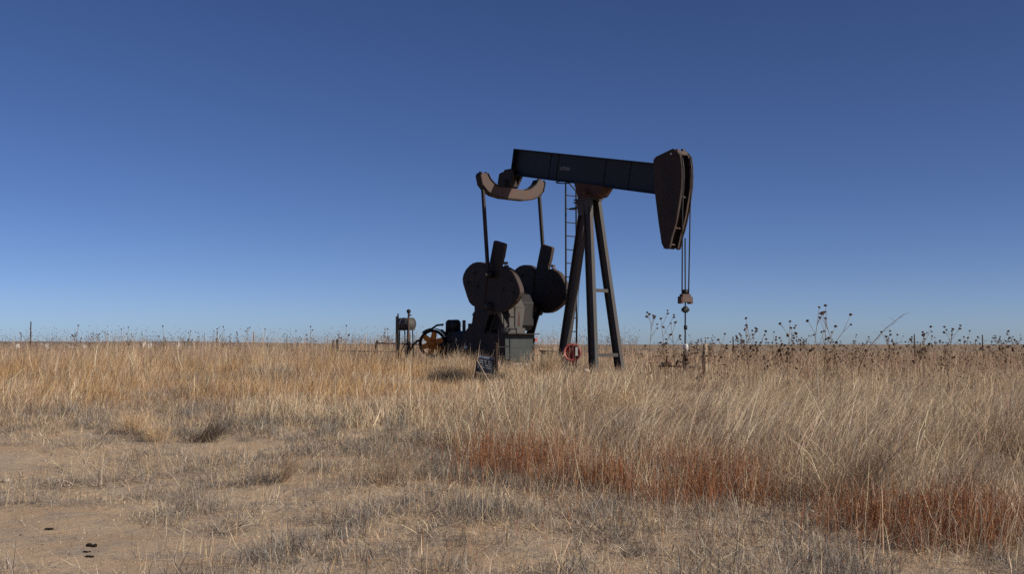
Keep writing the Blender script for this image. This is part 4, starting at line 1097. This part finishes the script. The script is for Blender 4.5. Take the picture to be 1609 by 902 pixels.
def bare_weed(name, p, h, nb, mat_cols, label, seed, r0=.006, flat=False):
    rr = random.Random(seed); mb = MB()
    def grow(a, d, L, r, depth):
        q = [a]; 
        for s in range(3):
            d = (d + Vector((rr.uniform(-.22,.22), rr.uniform(-.22,.22), rr.uniform(-.1,.12)))).normalized(); q.append(q[-1] + d * L / 3)
        mb.tube(q, [r, r * .85, r * .7, r * .5], 5)
        if depth:
            for k in range(nb):
                s = rr.randrange(1, 4); dd = (d + Vector((rr.uniform(-1,1), rr.uniform(-1,1), rr.uniform(-.2,.7)))).normalized()
                grow(q[s], dd, L * rr.uniform(.35, .6), r * .6, depth - 1)
    grow(Vector((0,0,-.02 if not flat else .02)), Vector((.9,.1,.12)).normalized() if flat else Vector((rr.uniform(-.1,.25),0,1)).normalized(), h, r0, 2)
    o = mb.build(name, mat_cols); o.location = p; tag(o, label, 'weed'); return o
M['palestem'] = tint_mat('bleached_stem', (.52, .43, .32), (.40, .32, .23))
M['brownstem'] = tint_mat('brown_stem', (.25, .17, .11), (.17, .115, .075))
bare_weed('weed', onground(128, 748, 12.1), .42, 4, M['palestem'], 'bleached branching weed standing on the sand at far left', 5, .007)
bare_weed('weed', onground(75, 740, 12.6), .22, 3, M['palestem'], 'little bleached weed left of the taller bleached one', 6, .005)
bare_weed('weed', onground(1152, 878, 7.55), .50, 5, M['palestem'], 'bleached branching weed in front of the band of red weeds', 8, .0055)
bare_weed('weed', onground(1072, 830, 8.75), .24, 3, M['palestem'], 'small forked pale twig in front of the red weeds', 9, .004)
bare_weed('weed', onground(330, 836, 8.6), .34, 4, M['palestem'], 'bleached dead branch lying on the ground at lower left', 10, .006, True)
bare_weed('weed', onground(150, 770, 11.1), .40, 3, M['palestem'], 'fallen pale stalk lying on sand in front of the bleached weed', 12, .005, True)
bare_weed('weed', onground(900, 650, 18.0), .95, 2, M['brownstem'], 'thin brown bare stalk in the tan grass below the post legs', 13, .006)
bare_weed('weed', onground(1286, 640, 17.2), 1.05, 2, M['palestem'], 'thick pale bare stalk rising through the weeds under the tallest sunflower', 14, .010)
def bent_stalk():
    p = onground(1345, 580, 22.5); mb = MB()
    q = [Vector((0,0,0)), Vector((.08,0,.45)), Vector((.28,0,.85)), Vector((.62,0,1.22)), Vector((1.0,0,1.52)), Vector((1.15,0,1.56))]
    mb.tube(q, [.011,.010,.009,.007,.004,.002], 6)
    for k in range(9):
        a = q[2].lerp(q[4], k / 9); mb.tube([a, a + Vector((.16 - .3 * (k % 2), .05, .10))], [.003, .0015], 4)
    o = mb.build('weed', M['brownstem']); o.location = p; tag(o, 'bare bent stalk curving right against the sky', 'weed')
bent_stalk()
for i, (u, v, r, lab) in enumerate(((76,830,.035,'flat dark dung lump nearest the left edge of the sand'), (146,856,.042,'largest dark dung lump on the sand at lower left'), (136,866,.022,'small dark dung crumb just below the largest lump'), (141,873,.028,'lowest dark dung lump on the sand at lower left'))):
    Y = 1.5 / ((v - 540) / FPX); p = onground(u, v, Y)
    mb = MB(); q = random.Random(i)
    for k in range(5): mb.ball((q.uniform(-1,1) * r, q.uniform(-1,1) * r * .6, r * .2), r * q.uniform(.3, .5), 7, 5, (1.2, 1, .7))
    o = mb.build('dung_lump', M['clod']); o.location = p; tag(o, lab, 'dung')
for i, (u, v, Y, r, lab) in enumerate(((921, 592, 27.6, .075, 'pale stone lying in front of the pumpjack legs'), (10, 760, 11.6, .035, 'pale pebble on the sand at the left edge'))):
    p = onground(u, v, Y); mb = MB(); mb.ball((0,0,r*.6), r, 9, 6, (1.25,1,.8)); q = random.Random(i)
    mb.v = [tuple(c * q.uniform(.86, 1.1) for c in w) for w in mb.v]
    o = mb.build('stone', M['stone']); o.location = p
    if i == 0: o.location.z += .16
    tag(o, lab, 'stone')
